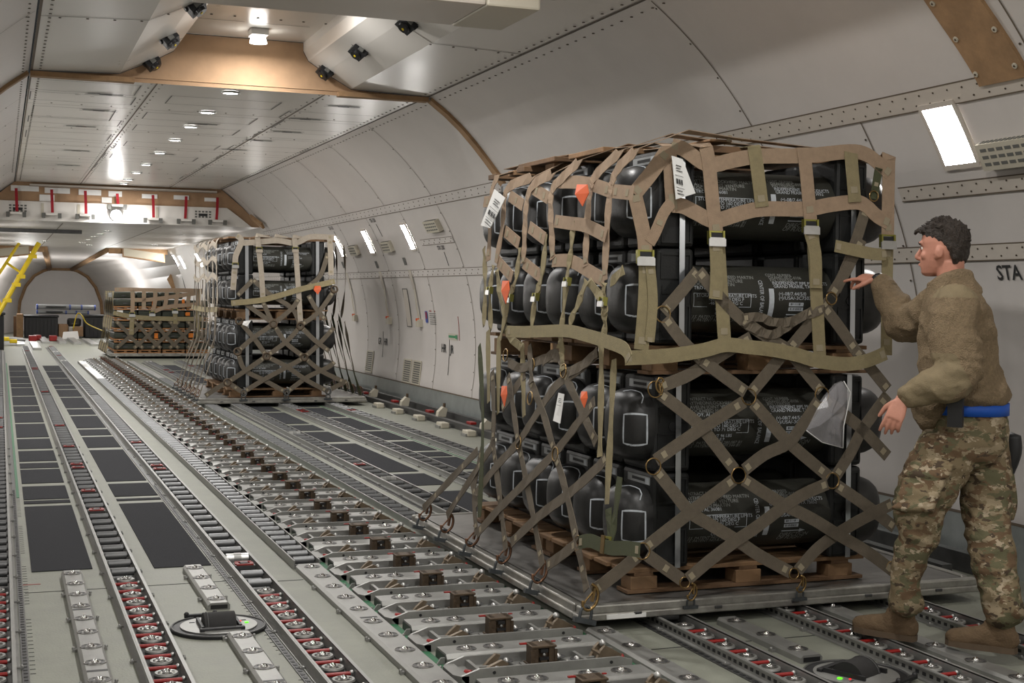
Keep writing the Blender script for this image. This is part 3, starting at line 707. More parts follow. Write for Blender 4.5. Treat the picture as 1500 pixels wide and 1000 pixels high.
for j in range(52):
    y = 5.05+.509*(j-1)
    lab = f'{nth(j)} grey guide lock with bronze post, counted up the centre line from the bottom edge' if j < 16 else 'grey guide lock with bronze post in the distant part of the centre line'
    lb = f'{nth(j)} flat ball bar across the centre line, counted from the bottom edge' if j < 16 else 'flat ball bar across the distant part of the centre line'
    if j == 0:
        G0.location = (XC-.02, y, 0); B0.location = (XC-.02, y+.27, 0); G0['label'] = lab; B0['label'] = lb
        continue
    dup(G0, (XC-.02, y, 0), lab, 'distant centre guide locks' if j >= 16 else None); dup(B0, (XC-.02, y+.27, 0), lb, 'distant flat ball bars' if j >= 16 else None)
# guide rail along the right wall
t = thing('side_guide_rail', 'dark guide rail with pale blocks and red handles along the right wall', 'guide rail', (XC+2.84, 8, 0))
gx = XC+2.84
k = MB(); k.use('alu_dark').box(gx-.05, gx+.02, 6.2, 30, .0, .075); k.box(gx+.18, gx+.24, 6.2, 30, 0, .11); k.build('rail', None, t)
for j, y in enumerate(np.arange(7.3, 24, .95)):
    MB().use('vent_cream').box(gx-.2, gx-.1, y, y+.2, 0, .065, .01).use('alu').box(gx-.22, gx-.08, y+.02, y+.18, .0, .03).build('roller_block', None, t)
for j, y in enumerate(np.arange(7.6, 24, 1.6)):
    q = MB(); q.use('vent_cream').prism([(gx-.02, .07), (gx+.08, .07), (gx+.1, .17), (gx+.05, .19), (gx-.01, .13)], 'y', y, y+.1).build('pawl', None, t)
    MB().use('bronze').cyl((gx+.07, y+.05, .17), (gx+.075, y+.05, .23), .018, 8).build('knob', None, t)
    MB().use('red').box(gx+.02, gx+.09, y+.5, y+.66, .075, .105, .006).build('red_handle', None, t)
# ================================================================ CARGO STACKS
mat('tube_green', (50, 50, 45), .5, 0, .10, 14, .12, 200, spec=.35)
mat('cap_black', (36, 36, 36), .4, 0, .12, 20, .06, 90, spec=.5)
mat('block_black', (26, 27, 27), .5, 0, .12, 20, .1, 100, spec=.4)
mat('white_paint', (186, 192, 198), .7, 0, .1, 60)
mat('faint_paint', (142, 145, 142), .7, 0, .1, 60)
mat('label_grey', (150, 153, 154), .55)
mat('steel_band', (196, 200, 204), .28, .85)
mat('wood', (112, 86, 62), .75, 0, .28, 5, .3, 40)
mat('wood_pale', (132, 103, 74), .75, 0, .25, 6, .3, 40)
mat('pallet_top', (122, 120, 117), .42, .55, .35, 3.5, .15, 20)
mat('pallet_edge', (150, 148, 142), .35, .6, .3, 9, .1, 30)
mat('clay', (70, 74, 76), .5, .5, .3, 20)
RT_, LX0, LX1 = .165, 3.10, 3.90
def warp_text(mb, body, px, py, hpx, shear=0., vert=False, squeeze=1., zc=0.):
    """lettering wrapped on the front of a tube; px, py are in a drawing 230 wide (3.07..3.93) by 113 high"""
    vs, fs = text_mesh(body, hpx*1.42*.00374, shear)
    out = []
    for v in vs:
        if vert: u = px*.00374+v.y*.95; arc = -(py-56.5)*.0029-v.x*squeeze
        else: u = px*.00374+v.x*squeeze; arc = v.y*.8-(py-56.5)*.0029
        if vert: a = arc/RT_
        else: a = math.asin(max(-.97, min(.97, (-(py-56.5)*.0029+v.y*.8)/RT_)))
        out.append((3.065+u, -(RT_+.0008)*math.cos(a), zc+(RT_+.0008)*math.sin(a)))
    mb.add(out, fs, False)
def warp_rect(mb, x0, y0, x1, y1, zc=0.):
    vs = []; n = 6
    for i in range(n+1):
        yy = y0+(y1-y0)*i/n; a = math.asin(max(-.99, min(.99, -(yy-56.5)*.0029/RT_)))
        for xx in (x0, x1): vs.append((3.065+xx*.00374, -(RT_+.0009)*math.cos(a), zc+(RT_+.0009)*math.sin(a)))
    mb.add(vs, [(2*i, 2*i+1, 2*i+3, 2*i+2) for i in range(n)], False)
def superell(dirv, a, b, c, n):
    d = Vector(dirv); r = (abs(d.x/a)**n+abs(d.y/b)**n+abs(d.z/c)**n)**(-1/n); return d*r
def cap_surface(mb, cx, side, a=.150, b=.172, c=.176, n=3.0):
    """domed end cushion bulging to side*x from x = cx"""
    segs, rows = 28, 10; vs = []
    for i in range(rows+1):
        ph = (PI/2)*i/rows
        for j in range(segs):
            th = 2*PI*j/segs
            p = superell((math.cos(ph), math.sin(ph)*math.cos(th), math.sin(ph)*math.sin(th)), a, b, c, n)
            vs.append((cx+side*p.x, p.y, p.z))
    fs = []
    for i in range(rows):
        for j in range(segs): fs.append((i*segs+j, i*segs+(j+1) % segs, (i+1)*segs+(j+1) % segs, (i+1)*segs+j))
    mb.add(vs, fs, True)
def cap_decal(mb, cx, side, loop, closed, wd, a=.150, b=.172, c=.176, n=3.0, base=(.62, -.72, .0), lift=1.004):
    """painted line on the dome: loop of (u, v) offsets around a base direction"""
    B = Vector(base).normalized(); U = Vector((0, 0, 1)).cross(B).normalized(); V = B.cross(U); k = len(loop)
    pts = []
    for i in range(k if closed else k-1):
        p, q = loop[i], loop[(i+1) % k]
        for t in np.linspace(0, 1, 7)[:-1]: pts.append((p[0]+(q[0]-p[0])*t, p[1]+(q[1]-p[1])*t))
    if not closed: pts.append(loop[-1])
    m_ = len(pts); vs = []
    for i, p in enumerate(pts):
        pa = pts[i-1] if (i > 0 or closed) else p; pb = pts[(i+1) % m_] if (i < m_-1 or closed) else p
        tx, ty = pb[0]-pa[0], pb[1]-pa[1]; L = math.hypot(tx, ty) or 1; nx, ny = -ty/L*wd/2, tx/L*wd/2
        for s in (-1, 1):
            e = superell(B+U*(p[0]+s*nx)+V*(p[1]+s*ny), a, b, c, n)*lift; vs.append((cx+side*e.x, e.y, e.z))
    fs = [(2*i, 2*i+1, (2*i+3) % (2*m_), (2*i+2) % (2*m_)) for i in range(m_ if closed else m_-1)]
    mb.add(vs, fs, False)
# the tube proper, origin at the axis, x in world metres of stack one
tb = MB(); tb.use('tube_green').cyl((3.0, 0, 0), (4.0, 0, 0), RT_, 48, cap=False)
tb.use('faint_paint')
for s_, x, y, hh, sh in [('CONTRACT NO.', 6, 16, 4.5, .1), ('RAYTHEON/LOCKHEED MARTIN', 6, 22.5, 5, .1), ('JAVELIN JOINT VENTURE', 9, 29, 5.2, .1), ('LOCKHEED MARTIN', 9, 35, 5.2, .1)]: warp_text(tb, s_, x, y, hh, sh, squeeze=.92)
tb.use('white_paint'); warp_text(tb, 'TROY, AL 36081', 11, 41, 5.2, .05, squeeze=.9)
warp_text(tb, 'STORAGE TEMPERATURE LIMITS', 14, 53.5, 5.4, squeeze=.80); warp_text(tb, '-51 TO 160 DEG F', 32, 59.5, 5.4, squeeze=.86); warp_text(tb, '-46 TO 71 DEG C', 32, 66, 5.4, squeeze=.86)
for a in ((10, 47, 94, 47.7), (10, 69.2, 30, 69.9), (76, 69.2, 94, 69.9), (10, 47, 10.7, 69.9), (93.3, 47, 94, 69.9)): warp_rect(tb, *a)
warp_text(tb, 'WT 96 LBS', 42, 76.5, 5, squeeze=.85); warp_text(tb, 'CU 8.9', 43, 82.5, 5, squeeze=.85)
tb.use('faint_paint'); warp_text(tb, 'U.S. PATENT NO.8.280.087 B1', 9, 88.5, 4.8, .15, squeeze=.9); warp_text(tb, 'U.S. PATENT NO.8.399.544 B1', 8, 94, 4.8, .15, squeeze=.9)
tb.use('white_paint'); warp_text(tb, 'CENTER OF BALANCE', 107.5, 22, 6.2, vert=True, squeeze=.62)
warp_rect(tb, 121, 38, 128.5, 87)
tb.use('faint_paint'); warp_text(tb, 'CONT. NUMBER', 122, 17, 4.2, .1, squeeze=.9); warp_text(tb, 'DAAH01-00-C-0106', 125, 21.5, 4.6, .05, squeeze=.9); warp_text(tb, 'P/N 13305200', 126, 26, 4.6, squeeze=.9)
tb.use('white_paint'); warp_text(tb, 'INDEPENDENT PIPE PRODUCTS', 128, 31, 5.2, squeeze=.8); warp_text(tb, 'GRAND PRAIRIE, TX 75052', 129, 36.5, 5.2, squeeze=.84)
warp_text(tb, '(\u2022)-08/7.44/5/0', 135, 49, 5.6, .05, squeeze=.9); warp_text(tb, '(\u2022)/USA/-3C7503', 135, 56, 5.6, .05, squeeze=.9)
for y0, y1 in ((61, 67), (69, 75)): warp_rect(tb, 151, y0, 173, y1)
warp_rect(tb, 149, 80.4, 177, 82.2)
a = [math.asin(-(y-56.5)*.0029/RT_) for y in (78, 81.3, 84.6)]
tb.add([(3.065+x*.00374, -(RT_+.001)*math.cos(t), (RT_+.001)*math.sin(t)) for x, t in ((176, a[0]), (185, a[1]), (176, a[2]))], [(0, 1, 2)])
tb.use('faint_paint'); warp_text(tb, 'DIRECTION', 147, 91, 6.2, .25, squeeze=.95); warp_text(tb, 'OF FLIGHT', 145, 97.5, 6.2, .25, squeeze=.95)
tb.use('black')
for y0 in (61.8, 69.8):
    rs = random.Random(int(y0)); x = 153.
    while x < 171:
        wv = rs.choice((.4, .7, 1.1)); vs = []
        for yy in (y0, y0+3.6):
            t = math.asin(-(yy-56.5)*.0029/RT_)
            for xx in (x, x+wv): vs.append((3.065+xx*.00374, -(RT_+.0013)*math.cos(t), (RT_+.0013)*math.sin(t)))
        tb.add(vs, [(0, 1, 3, 2)]); x += wv+rs.choice((.4, .8, 1.2))
# end blocks
def end_block(x0, x1):
    k = MB(); k.use('block_black').box(x0, x1, -.168, .168, -.218, .238, .02)
    for za, zb in ((.10, .205), (-.19, -.04)):
        for a in ((x0+.02, x1-.02, za-.008, za), (x0+.02, x1-.02, zb, zb+.008), (x0+.02, x0+.028, za, zb), (x1-.028, x1-.02, za, zb)): k.box(a[0], a[1], -.175, -.166, a[2], a[3])
    k.box(x0+.03, x1-.03, -.172, -.166, .02, .06); k.use('black').cyl(((x0+x1)/2, -.174, .0), ((x0+x1)/2, -.166, .0), .022, 14)
    return k
def make_tube():
    t = thing('cargo_tube', 'cargo tube', 'cargo tube', (3.5, 0, 0))
    tb.build('tube_body', None, t)
    for x0, x1, sd in ((2.90, 3.10, -1), (3.885, 4.07, 1)):
        b_ = end_block(x0, x1).build('end_block', None, t)
        if sd < 0:
            k = MB(); k.use('label_grey').box(x0-.003, x0+.002, -.14, .1, .178, .215); k.use('ink').box(x0-.004, x0-.002, -.09, .05, .19, .204); k.use('white_paint').box(x0-.005, x0-.002, -.13, -.1, .18, .21)
            k.build('label_plate', None, b_)
    k = MB(); k.use('cap_black'); cap_surface(k, 2.905, -1)
    k.use('white_paint')
    SQ = [(-.34, -.42), (.34, -.42), (.34, .42), (-.34, .42)]
    cap_decal(k, 2.905, -1, SQ, True, .055, base=(.50, -.80, -.06))
    cap_decal(k, 2.905, -1, [(-.7, -.2), (-.62, .0), (-.45, .12), (-.1, .15), (.15, .1)], False, .036, base=(.55, -.25, .85))
    k.use('black'); cap_decal(k, 2.905, -1, [(-.3, -.25), (.25, -.25), (.25, .3), (-.3, .3)], True, .012, base=(.8, .1, -.5)); cap_decal(k, 2.905, -1, [(-1.2, 0), (-.6, .0), (0, 0), (.6, 0), (1.2, 0)], False, .012, base=(.62, -.1, -.42))
    k.build('end_cap', None, t)
    k = MB(); k.use('cap_black'); cap_surface(k, 4.06, 1, a=.185); k.use('black'); cap_decal(k, 4.06, 1, [(-1.2, 0), (-.6, .0), (0, 0), (.6, 0), (1.2, 0)], False, .02, a=.185, base=(.4, -.8, .1)); k.build('end_cap', None, t)
    return t
ROWZ = [.24+.22, .70+.22, 1.31+.22, 1.77+.22]; RN_ = ['bottom row', 'second row from below', 'third row from below', 'top row']
COLY = [5.97+.375*i for i in range(6)]; CN = ['at the front face', 'second from the front', 'third from the front', 'fourth from the front', 'fifth from the front', 'last from the front']
T0 = make_tube(); used = False
for st, (dx, dy, nm) in enumerate(((0, 0, 'near stack'), (.07, 12.52, 'second stack'))):
    rj = random.Random(5+st)
    for r, z in enumerate(ROWZ):
        for c, y in enumerate(COLY):
            jx = 0 if c == 0 else rj.uniform(-.02, .015)
            lab = f'black-ended cargo tube, {RN_[r]} of the {nm}, {CN[c]}'
            grp = f'cargo tubes of the {nm}'
            loc = (3.5+dx+jx, y+dy, z)
            if not used: T0.location = loc; T0['label'] = lab; T0['group'] = grp; used = True
            else: dup(T0, loc, lab, grp)
def wood_pallet(x0, x1, y0, y1, z0, z1, label, grp):
    t = thing('wooden_pallet', label, 'wooden pallet', ((x0+x1)/2, (y0+y1)/2, z0), grp)
    h = z1-z0; rs = random.Random(int(y0*100+z0*10)); n = 6; wy = (y1-y0)/n
    k = MB(); k.use('wood_pale')
    for i in range(n):
        j = rs.uniform(-.02, .02); k.box(x0+j, x1+j*.5, y0+i*wy+.01, y0+(i+1)*wy-.012, z1-.02, z1-.001, .002)
    k.build('deck_board', None, t)['kind'] = 'stuff'
    k = MB(); k.use('wood')
    for i in range(3):
        yc = (y0+.06, (y0+y1)/2, y1-.06)[i]
        MB().use('wood').box(x0+.01, x1-.01, yc-.06, yc+.06, z0+.001, z0+.018, .002).build('bottom_board', None, t)
        for xb in (x0+.10, (x0+x1)/2, x1-.14):
            MB().use('wood_pale').box(xb-.07, xb+.07, yc-.055, yc+.055, z0+.018, z1-.038, .003).build('block', None, t)
    for xb in (x0+.10, (x0+x1)/2, x1-.14): MB().use('wood').box(xb-.05, xb+.05, y0+.01, y1-.01, z1-.038, z1-.02, .002).build('stringer', None, t)
    return t
for dx, dy, nm, g in ((0, 0, 'near stack', 'a'), (.07, 12.52, 'second stack', 'b')):
    for z0, z1, wh in ((.122, .24, 'under the bottom tubes'), (1.165, 1.305, 'between the second and third tube rows')):
        for ya, yb, w2 in ((5.83, 6.92, 'front'), (6.96, 8.05, 'rear')):
            wood_pallet((2.78 if z0 < 1 else 2.87)+dx, 4.12+dx, ya+dy, yb+dy, z0, z1, f'{w2} wooden pallet {wh} of the {nm}', f'wooden pallets of the {nm}')
    t = thing('timber_lid', f'rough timber boards lying on top of the {nm}', 'timber boards', (3.5+dx, 7+dy, 2.23))
    for i, (x0, x1, ya, yb, z0, z1) in enumerate([(2.78, 4.2, 7.72, 7.86, 2.232, 2.262), (2.80, 4.1, 7.45, 7.57, 2.232, 2.262), (2.76, 4.1, 7.2, 7.32, 2.232, 2.262), (2.84, 4.0, 6.95, 7.08, 2.232, 2.262), (2.80, 4.1, 6.85, 7.4, 2.262, 2.288), (2.84, 4.2, 6.3, 6.75, 2.262, 2.288), (3.06, 4.22, 5.82, 5.93, 2.232, 2.265), (3.2, 3.32, 5.85, 7.5, 2.288, 2.30), (3.9, 4.0, 5.85, 7.5, 2.288, 2.30)]):
        MB().use('wood_pale' if i % 2 else 'wood').box(x0+dx, x1+dx, ya+dy, yb+dy, z0, z1, .003).build('board', None, t)
    for x in (3.03, 3.985):
        for za, zb, w2 in (((.245, 1.161, 'lower half'), (1.31, 2.231, 'upper half')) if g == 'a' else ((.245, 2.231, 'full height'),)):
            k = MB(); k.use('steel_band'); hw = .014 if g == 'a' else .022; y0, y1 = 5.784+dy, 8.07+dy; x_ = x+dx; sl = -.012
            for (p, q) in (((y0, za), (y0, zb)), ((y0, zb), (y1, zb)), ((y1, zb), (y1, za))):
                nrm = Vector((0, -1, 0)) if p[0] == q[0] == y0 else (Vector((0, 0, 1)) if p[1] == q[1] else Vector((0, 1, 0)))
                k.ribbon([(x_+sl*(p[1]-za), p[0], p[1]), (x_+sl*(q[1]-za), q[0], q[1])], nrm, 2*hw, .002)
            tag(k.build('steel_strapping'), f'silver steel strapping band over the {"left" if x < 3.5 else "right"} end blocks, {w2} of the {nm}', 'steel band', 'steel strapping bands')
# aluminium air cargo pallets
def air_pallet(x0, x1, y0, y1, label):
    t = thing('air_cargo_pallet', label, 'cargo pallet', ((x0+x1)/2, (y0+y1)/2, .05), 'aluminium air cargo pallets')
    MB().use('pallet_top').box(x0+.07, x1-.07, y0+.07, y1-.07, .058, .118).build('deck', None, t)
    for nm_, a in (('edge_rail', (x0, x1, y0, y0+.07)), ('edge_rail', (x0, x1, y1-.07, y1)), ('edge_rail', (x0, x0+.07, y0+.07, y1-.07)), ('edge_rail', (x1-.07, x1, y0+.07, y1-.07))):
        k = MB(); k.use('pallet_edge').box(*a, .052, .085, .006).box(a[0]+.012, a[1]-.012, a[2]+.012, a[3]-.012, .08, .122, .008)
        k.build(nm_, None, t)
    k = MB(); k.use('alu_dark')
    for x in np.arange(x0+.3, x1-.1, .42): k.box(x-.02, x+.02, y0-.006, y0+.002, .07, .085, .003)
    k.build('notch_stop', None, t)['kind'] = 'stuff'
    return t
AP1 = air_pallet(2.46, 4.70, 5.65, 8.39, 'scratched aluminium cargo pallet under the near stack')
AP2 = air_pallet(2.45, 4.72, 18.22, 20.96, 'aluminium cargo pallet under the second stack, net hooked round it')
AP3 = air_pallet(2.32, 4.56, 31.75, 34.5, 'aluminium cargo pallet under the low distant stack of green cases')
k = MB(); k.use('paper').box(2.62, 2.80, 5.646, 5.652, .07, .10); k.use('white_paint').box(2.82, 2.9, 5.646, 5.652, .068, .08); k.build('data_plate', None, AP1) if False else None
pl = MB(); pl.use('paper'); pl.box(2.60, 2.80, 5.644, 5.656, .058, .078); o = pl.build('data_plate', None, AP1)
# distant low stack: cases between wooden layers
mat('case_green', (48, 53, 42), .5, 0, .15, 10); mat('wood_orange', (166, 118, 76), .75, 0, .2, 6)
mat('hazard_orange', (214, 120, 30), .6)
def make_case():
    t = thing('green_case', 'case', 'case', (0, 0, 0))
    k = MB(); k.use('case_green').box(-.255, .255, -.6, .6, 0, .145, .03); k.build('body', None, t)
    k = MB(); k.use('case_green').box(-.258, .258, -.603, .603, .075, .09, .004).use('alu_dark').box(-.05, .05, -.61, -.6, .05, .075); k.build('rim', None, t)
    return t
C0 = make_case(); used = False; LZ = [.202+.245*i for i in range(5)]
ln = ['bottom', 'second', 'third', 'fourth', 'fifth']
cnm = ['leftmost', 'second from left', 'second from right', 'rightmost']
for l, z in enumerate(LZ):
    t = thing('wooden_dunnage', f'wooden boards under the {ln[l]} layer of green cases in the distant stack', 'wooden boards', (3.4, 33, z-.075), 'wooden boards of the distant stack')
    for i in range(4):
        x = 2.40+i*.53
        MB().use('wood_orange').box(x, x+.5, 31.84, 34.2, z-.026, z-.002).build('board', None, t); MB().use('wood_orange').box(x, x+.5, 31.84, 31.95, z-.082, z-.058).build('board', None, t)
        for q in (.04, .25, .46): MB().use('wood_pale').box(x+q-.03, x+q+.03, 31.85, 34.1, z-.058, z-.026).build('batten', None, t)
    for d_, yy in enumerate((32.46, 33.68)):
        for i in range(4):
            if d_ and i: continue
            lab = f'dark green case, {cnm[i]} in the {ln[l]} layer of the distant stack' if not d_ else f'dark green case behind the leftmost one, {ln[l]} layer of the distant stack'
            loc = (2.65+i*.53, yy, z)
            if not used: C0.location = loc; C0['label'] = lab; C0['group'] = 'green cases of the distant stack'; used = True
            else: dup(C0, loc, lab, 'green cases of the distant stack')
for i, x in enumerate((2.62, 3.16, 3.70)):
    dup(C0, (x, 32.6+.1*i, LZ[-1]+.172), ['leftmost', 'middle', 'rightmost'][i]+' loose dark green case on top of the distant stack', 'loose cases on the distant stack')
for i, (x, z, wd, hh) in enumerate([(3.27, LZ[4], .09, .17), (3.92, LZ[4], .06, .17), (3.32, LZ[1], .08, .13), (4.1, LZ[1]+.02, .11, .11), (4.1, LZ[0]+.02, .11, .1), (4.02, LZ[3]+.03, .1, .09)]):
    tag(MB().use('hazard_orange').box(x-wd/2, x+wd/2, 31.835, 31.85, z+.01, z+hh).build('hazard_label'), ['tall orange label in the middle of the top case row, distant stack', 'tall orange label right of the middle, top case row, distant stack', 'orange label at the middle of the second case layer, distant stack', 'orange label at the right of the second case layer, distant stack', 'orange label at the right of the bottom case layer, distant stack', 'orange label at the right of the fourth case layer, distant stack'][i], 'label', 'orange labels on the distant stack')
tag(MB().use('paper').box(2.46, 2.59, 31.83, 31.84, LZ[3]+.02, LZ[3]+.15).build('paper_label'), 'white paper label on the left end of the distant stack', 'label')
# ================================================================ NETS
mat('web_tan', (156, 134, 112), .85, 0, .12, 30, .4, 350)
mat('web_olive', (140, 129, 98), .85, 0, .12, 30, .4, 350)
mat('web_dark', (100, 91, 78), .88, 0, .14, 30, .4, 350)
mat('web_green', (70, 74, 50), .88, 0, .14, 30, .4, 350)
mat('web_pale', (164, 154, 140), .85, 0, .1, 30, .3, 350)
mat('stitch', (150, 140, 118), .9)
mat('gold', (150, 124, 82), .3, .9, .2, 30)
mat('copper', (124, 92, 72), .35, .8, .3, 25)
mat('olive_metal', (140, 136, 70), .35, .7)
def smooth_poly(pts, sub=4):
    pts = [Vector(p) for p in pts]
    if len(pts) < 3: return [pts[0]+(pts[1]-pts[0])*t for t in np.linspace(0, 1, 5)] if len(pts) == 2 else pts
    out = []
    for i in range(len(pts)-1):
        p0, p1, p2, p3 = pts[max(i-1, 0)], pts[i], pts[i+1], pts[min(i+2, len(pts)-1)]
        for k in range(sub):
            t = k/sub; out.append(.5*((2*p1)+(p2-p0)*t+(2*p0-5*p1+4*p2-p3)*t*t+(3*p1-p0-3*p2+p3)*t**3))
    return out+[pts[-1]]
class Net:
    def __init__(s, root, p, n):
        s.root = root; s.p = Vector(p); s.n = Vector(n).normalized(); s.k = 0
    def pt(s, q, lift=0.):
        return at_plane(q[0], q[1], s.p+s.n*lift, s.n)
    def strap(s, px, wd=.062, m='web_dark', name='strap', pre=None, post=None, stitch=True, lift=None, parent=None, tw=0., sub=4):
        s.k += 1; lift = (s.k % 7)*.0022 if lift is None else lift
        P3 = [s.pt(q, lift) if len(q) == 2 else Vector(q) for q in px]
        if post: P3 = P3+[Vector(q) for q in post]
        Q = smooth_poly(P3, sub); npre = len(pre) if pre else 0; k = MB(); k.use(m)
        if pre: Q = [Vector(q) for q in pre]+Q
        nr = []
        for i, q in enumerate(Q):
            nr.append(Vector((s.n.x*.2, s.n.y*.2, .97)) if i < npre else (s.n+Vector((0, 0, .8))).normalized() if i == npre and npre else s.n)
        k.ribbon(Q, nr, wd, .0035, twist=tw or None)
        if stitch and len(Q) > 2:
            k.use('stitch')
            for idx in ([1, len(Q)-2] if (Q[0]-Q[-1]).length > .25 else [len(Q)//2]):
                c = Q[idx]; t = (Q[min(idx+1, len(Q)-1)]-Q[idx-1]).normalized(); nn = (s.n-t*s.n.dot(t)).normalized(); b = t.cross(nn)
                k.obox(c+nn*.0042, t, b, nn, wd*.22, wd*.26, .0012)
        return k.build(name, None, s.root if parent is None else parent)
    def ring(s, q, R=.037, m='gold', r=.0036):
        c = s.pt(q, .012); a = s.n.orthogonal().normalized(); b = s.n.cross(a)
        return MB().use(m).tube([c+a*(R*math.cos(t))+b*(R*math.sin(t)) for t in np.linspace(0, 2*PI, 22, endpoint=False)], r, 6, True).build('ring', None, s.root)
    def buckle(s, q, t=(0, 0, 1), sc=1., name='buckle', bright='alu_bright'):
        c = s.pt(q, .02); t = Vector(t); t = (t-s.n*t.dot(s.n)).normalized(); b = t.cross(s.n)
        k = MB(); k.use('olive_metal').obox(c+b*.037*sc, t, b, s.n, .032*sc, .005*sc, .012).obox(c-b*.037*sc, t, b, s.n, .032*sc, .005*sc, .012).obox(c+t*.028*sc, t, b, s.n, .004, .036*sc, .006)
        k.use('black').obox(c+t*.010*sc, t, b, s.n, .012*sc, .03*sc, .006); k.use(bright).obox(c-t*.024*sc+s.n*.012, t, b, s.n, .018*sc, .045*sc, .004).obox(c-t*.004*sc+s.n*.012, t, b, s.n, .004*sc, .04*sc, .004)
        return k.build(name, None, s.root)
    def hook(s, c, up, n, m='copper', sc=1., tie=True):
        c = Vector(c); up = Vector(up).normalized(); n = Vector(n).normalized(); b = up.cross(n); k = MB(); k.use(m)
        pts = [c+up*.15*sc+n*.0, c+up*.135*sc+b*.03*sc, c+up*.10*sc+b*.046*sc, c+up*.055*sc+b*.042*sc, c+up*.02*sc+b*.01*sc, c+up*.03*sc-b*.022*sc, c+up*.06*sc-b*.03*sc]
        k.tube(smooth_poly(pts, 4), .0085*sc, 7); k.obox(c+up*.10*sc+b*.018*sc, up, b, n, .035*sc, .006*sc, .012*sc)
        k.tube(smooth_poly([c+up*.12*sc+b*.02*sc, c+up*.07*sc-b*.012*sc, c+up*.05*sc-b*.02*sc], 4), .005*sc, 6)
        o = k.build('hook', None, s.root)
        if not tie: return o
        k = MB(); k.use('clay')
        for sgn in (-1, 1): k.tube(smooth_poly([c+b*.03*sgn*sc-up*.03*sc, c+b*.028*sgn*sc+up*.02*sc, c+up*.035*sc], 4), .008*sc, 6)
        k.obox(c-up*.035*sc, up, b, n, .012*sc, .06*sc, .014*sc); k.build('tie_ring', None, s.root)
        return o
N1 = thing('cargo_net', 'brown webbing cargo net with rings and buckles over the near stack', 'cargo net', (3.5, 7.0, .12))
F1 = Net(N1, (0, 5.655, .12), (0, -1, .055))
TOPZ = 2.305
def over(x): return [(x, 7.9, TOPZ), (x, 7.0, TOPZ), (x, 6.4, TOPZ-.02), (x, 6.1, TOPZ-.035), (x, 5.92, TOPZ-.04), (x, 5.83, TOPZ-.045)]
W = .073
# upper tan grid of the front face
F1.strap([(985, 214), (1002, 219), (1036, 241), (1072, 235), (1110, 229), (1180, 228), (1244, 222), (1268, 226), (1285, 238), (1303, 254)], W, 'web_tan')
F1.strap([(984, 300), (1000, 302), (1020, 312), (1046, 323), (1082, 313), (1116, 306), (1180, 306), (1215, 300), (1250, 296), (1266, 300), (1284, 316), (1301, 326)], W, 'web_tan')
F1.strap([(1033, 213), (1038, 238), (1044, 300), (1049, 340)], W, 'web_tan', pre=over(3.10))
F1.strap([(1104, 214), (1108, 240), (1116, 303)], W, 'web_olive', pre=over(3.38))
F1.strap([(1176, 217), (1180, 245), (1187, 322)], W, 'web_tan', pre=over(3.66))
F1.strap([(1246, 224), (1252, 296)], W, 'web_olive', pre=over(3.96))
F1.strap([(1302, 227), (1301, 280), (1300, 345)], W, 'web_tan', pre=over(4.2))
F1.strap([(1300, 362), (1299, 420), (1298, 520)], .066, 'web_olive')
F1.strap([(1052, 358), (1056, 420), (1061, 500)], .07, 'web_olive')
F1.strap([(1048, 356), (1050, 395), (1048, 438)], .07, 'web_olive', lift=.022)
F1.strap([(1190, 340), (1195, 420), (1201, 530)], .07, 'web_olive')
F1.strap([(1186, 340), (1194, 372), (1195, 422)], .068, 'web_olive', lift=.022)
F1.strap([(1223, 360), (1250, 366), (1280, 372), (1297, 372)], .06, 'web_olive', lift=.03)
F1.strap([(1268, 305), (1256, 345), (1240, 390), (1224, 425)], .06, 'web_dark')
F1.strap([(1287, 246), (1283, 270), (1280, 292)], .045, 'web_green'); F1.ring((1280, 287), .026)
# corner straps
F1.strap([(980, 214), (982, 250), (985, 298)], W, 'web_tan', pre=over(2.93))
F1.strap([(976, 222), (954, 253), (929, 284)], W, 'web_tan')
F1.strap([(930, 286), (936, 312), (943, 345), (945, 368)], W, 'web_tan')
F1.strap([(984, 296), (972, 312), (960, 340), (951, 356)], .055, 'web_tan')
F1.strap([(946, 386), (945, 440), (939, 512)], .074, 'web_olive')
F1.strap([(952, 388), (956, 440), (953, 482), (951, 500)], .05, 'web_olive', lift=.02)
F1.buckle((1049, 348)); F1.buckle((1187, 331)); F1.buckle((945, 376)); F1.buckle((1300, 353))
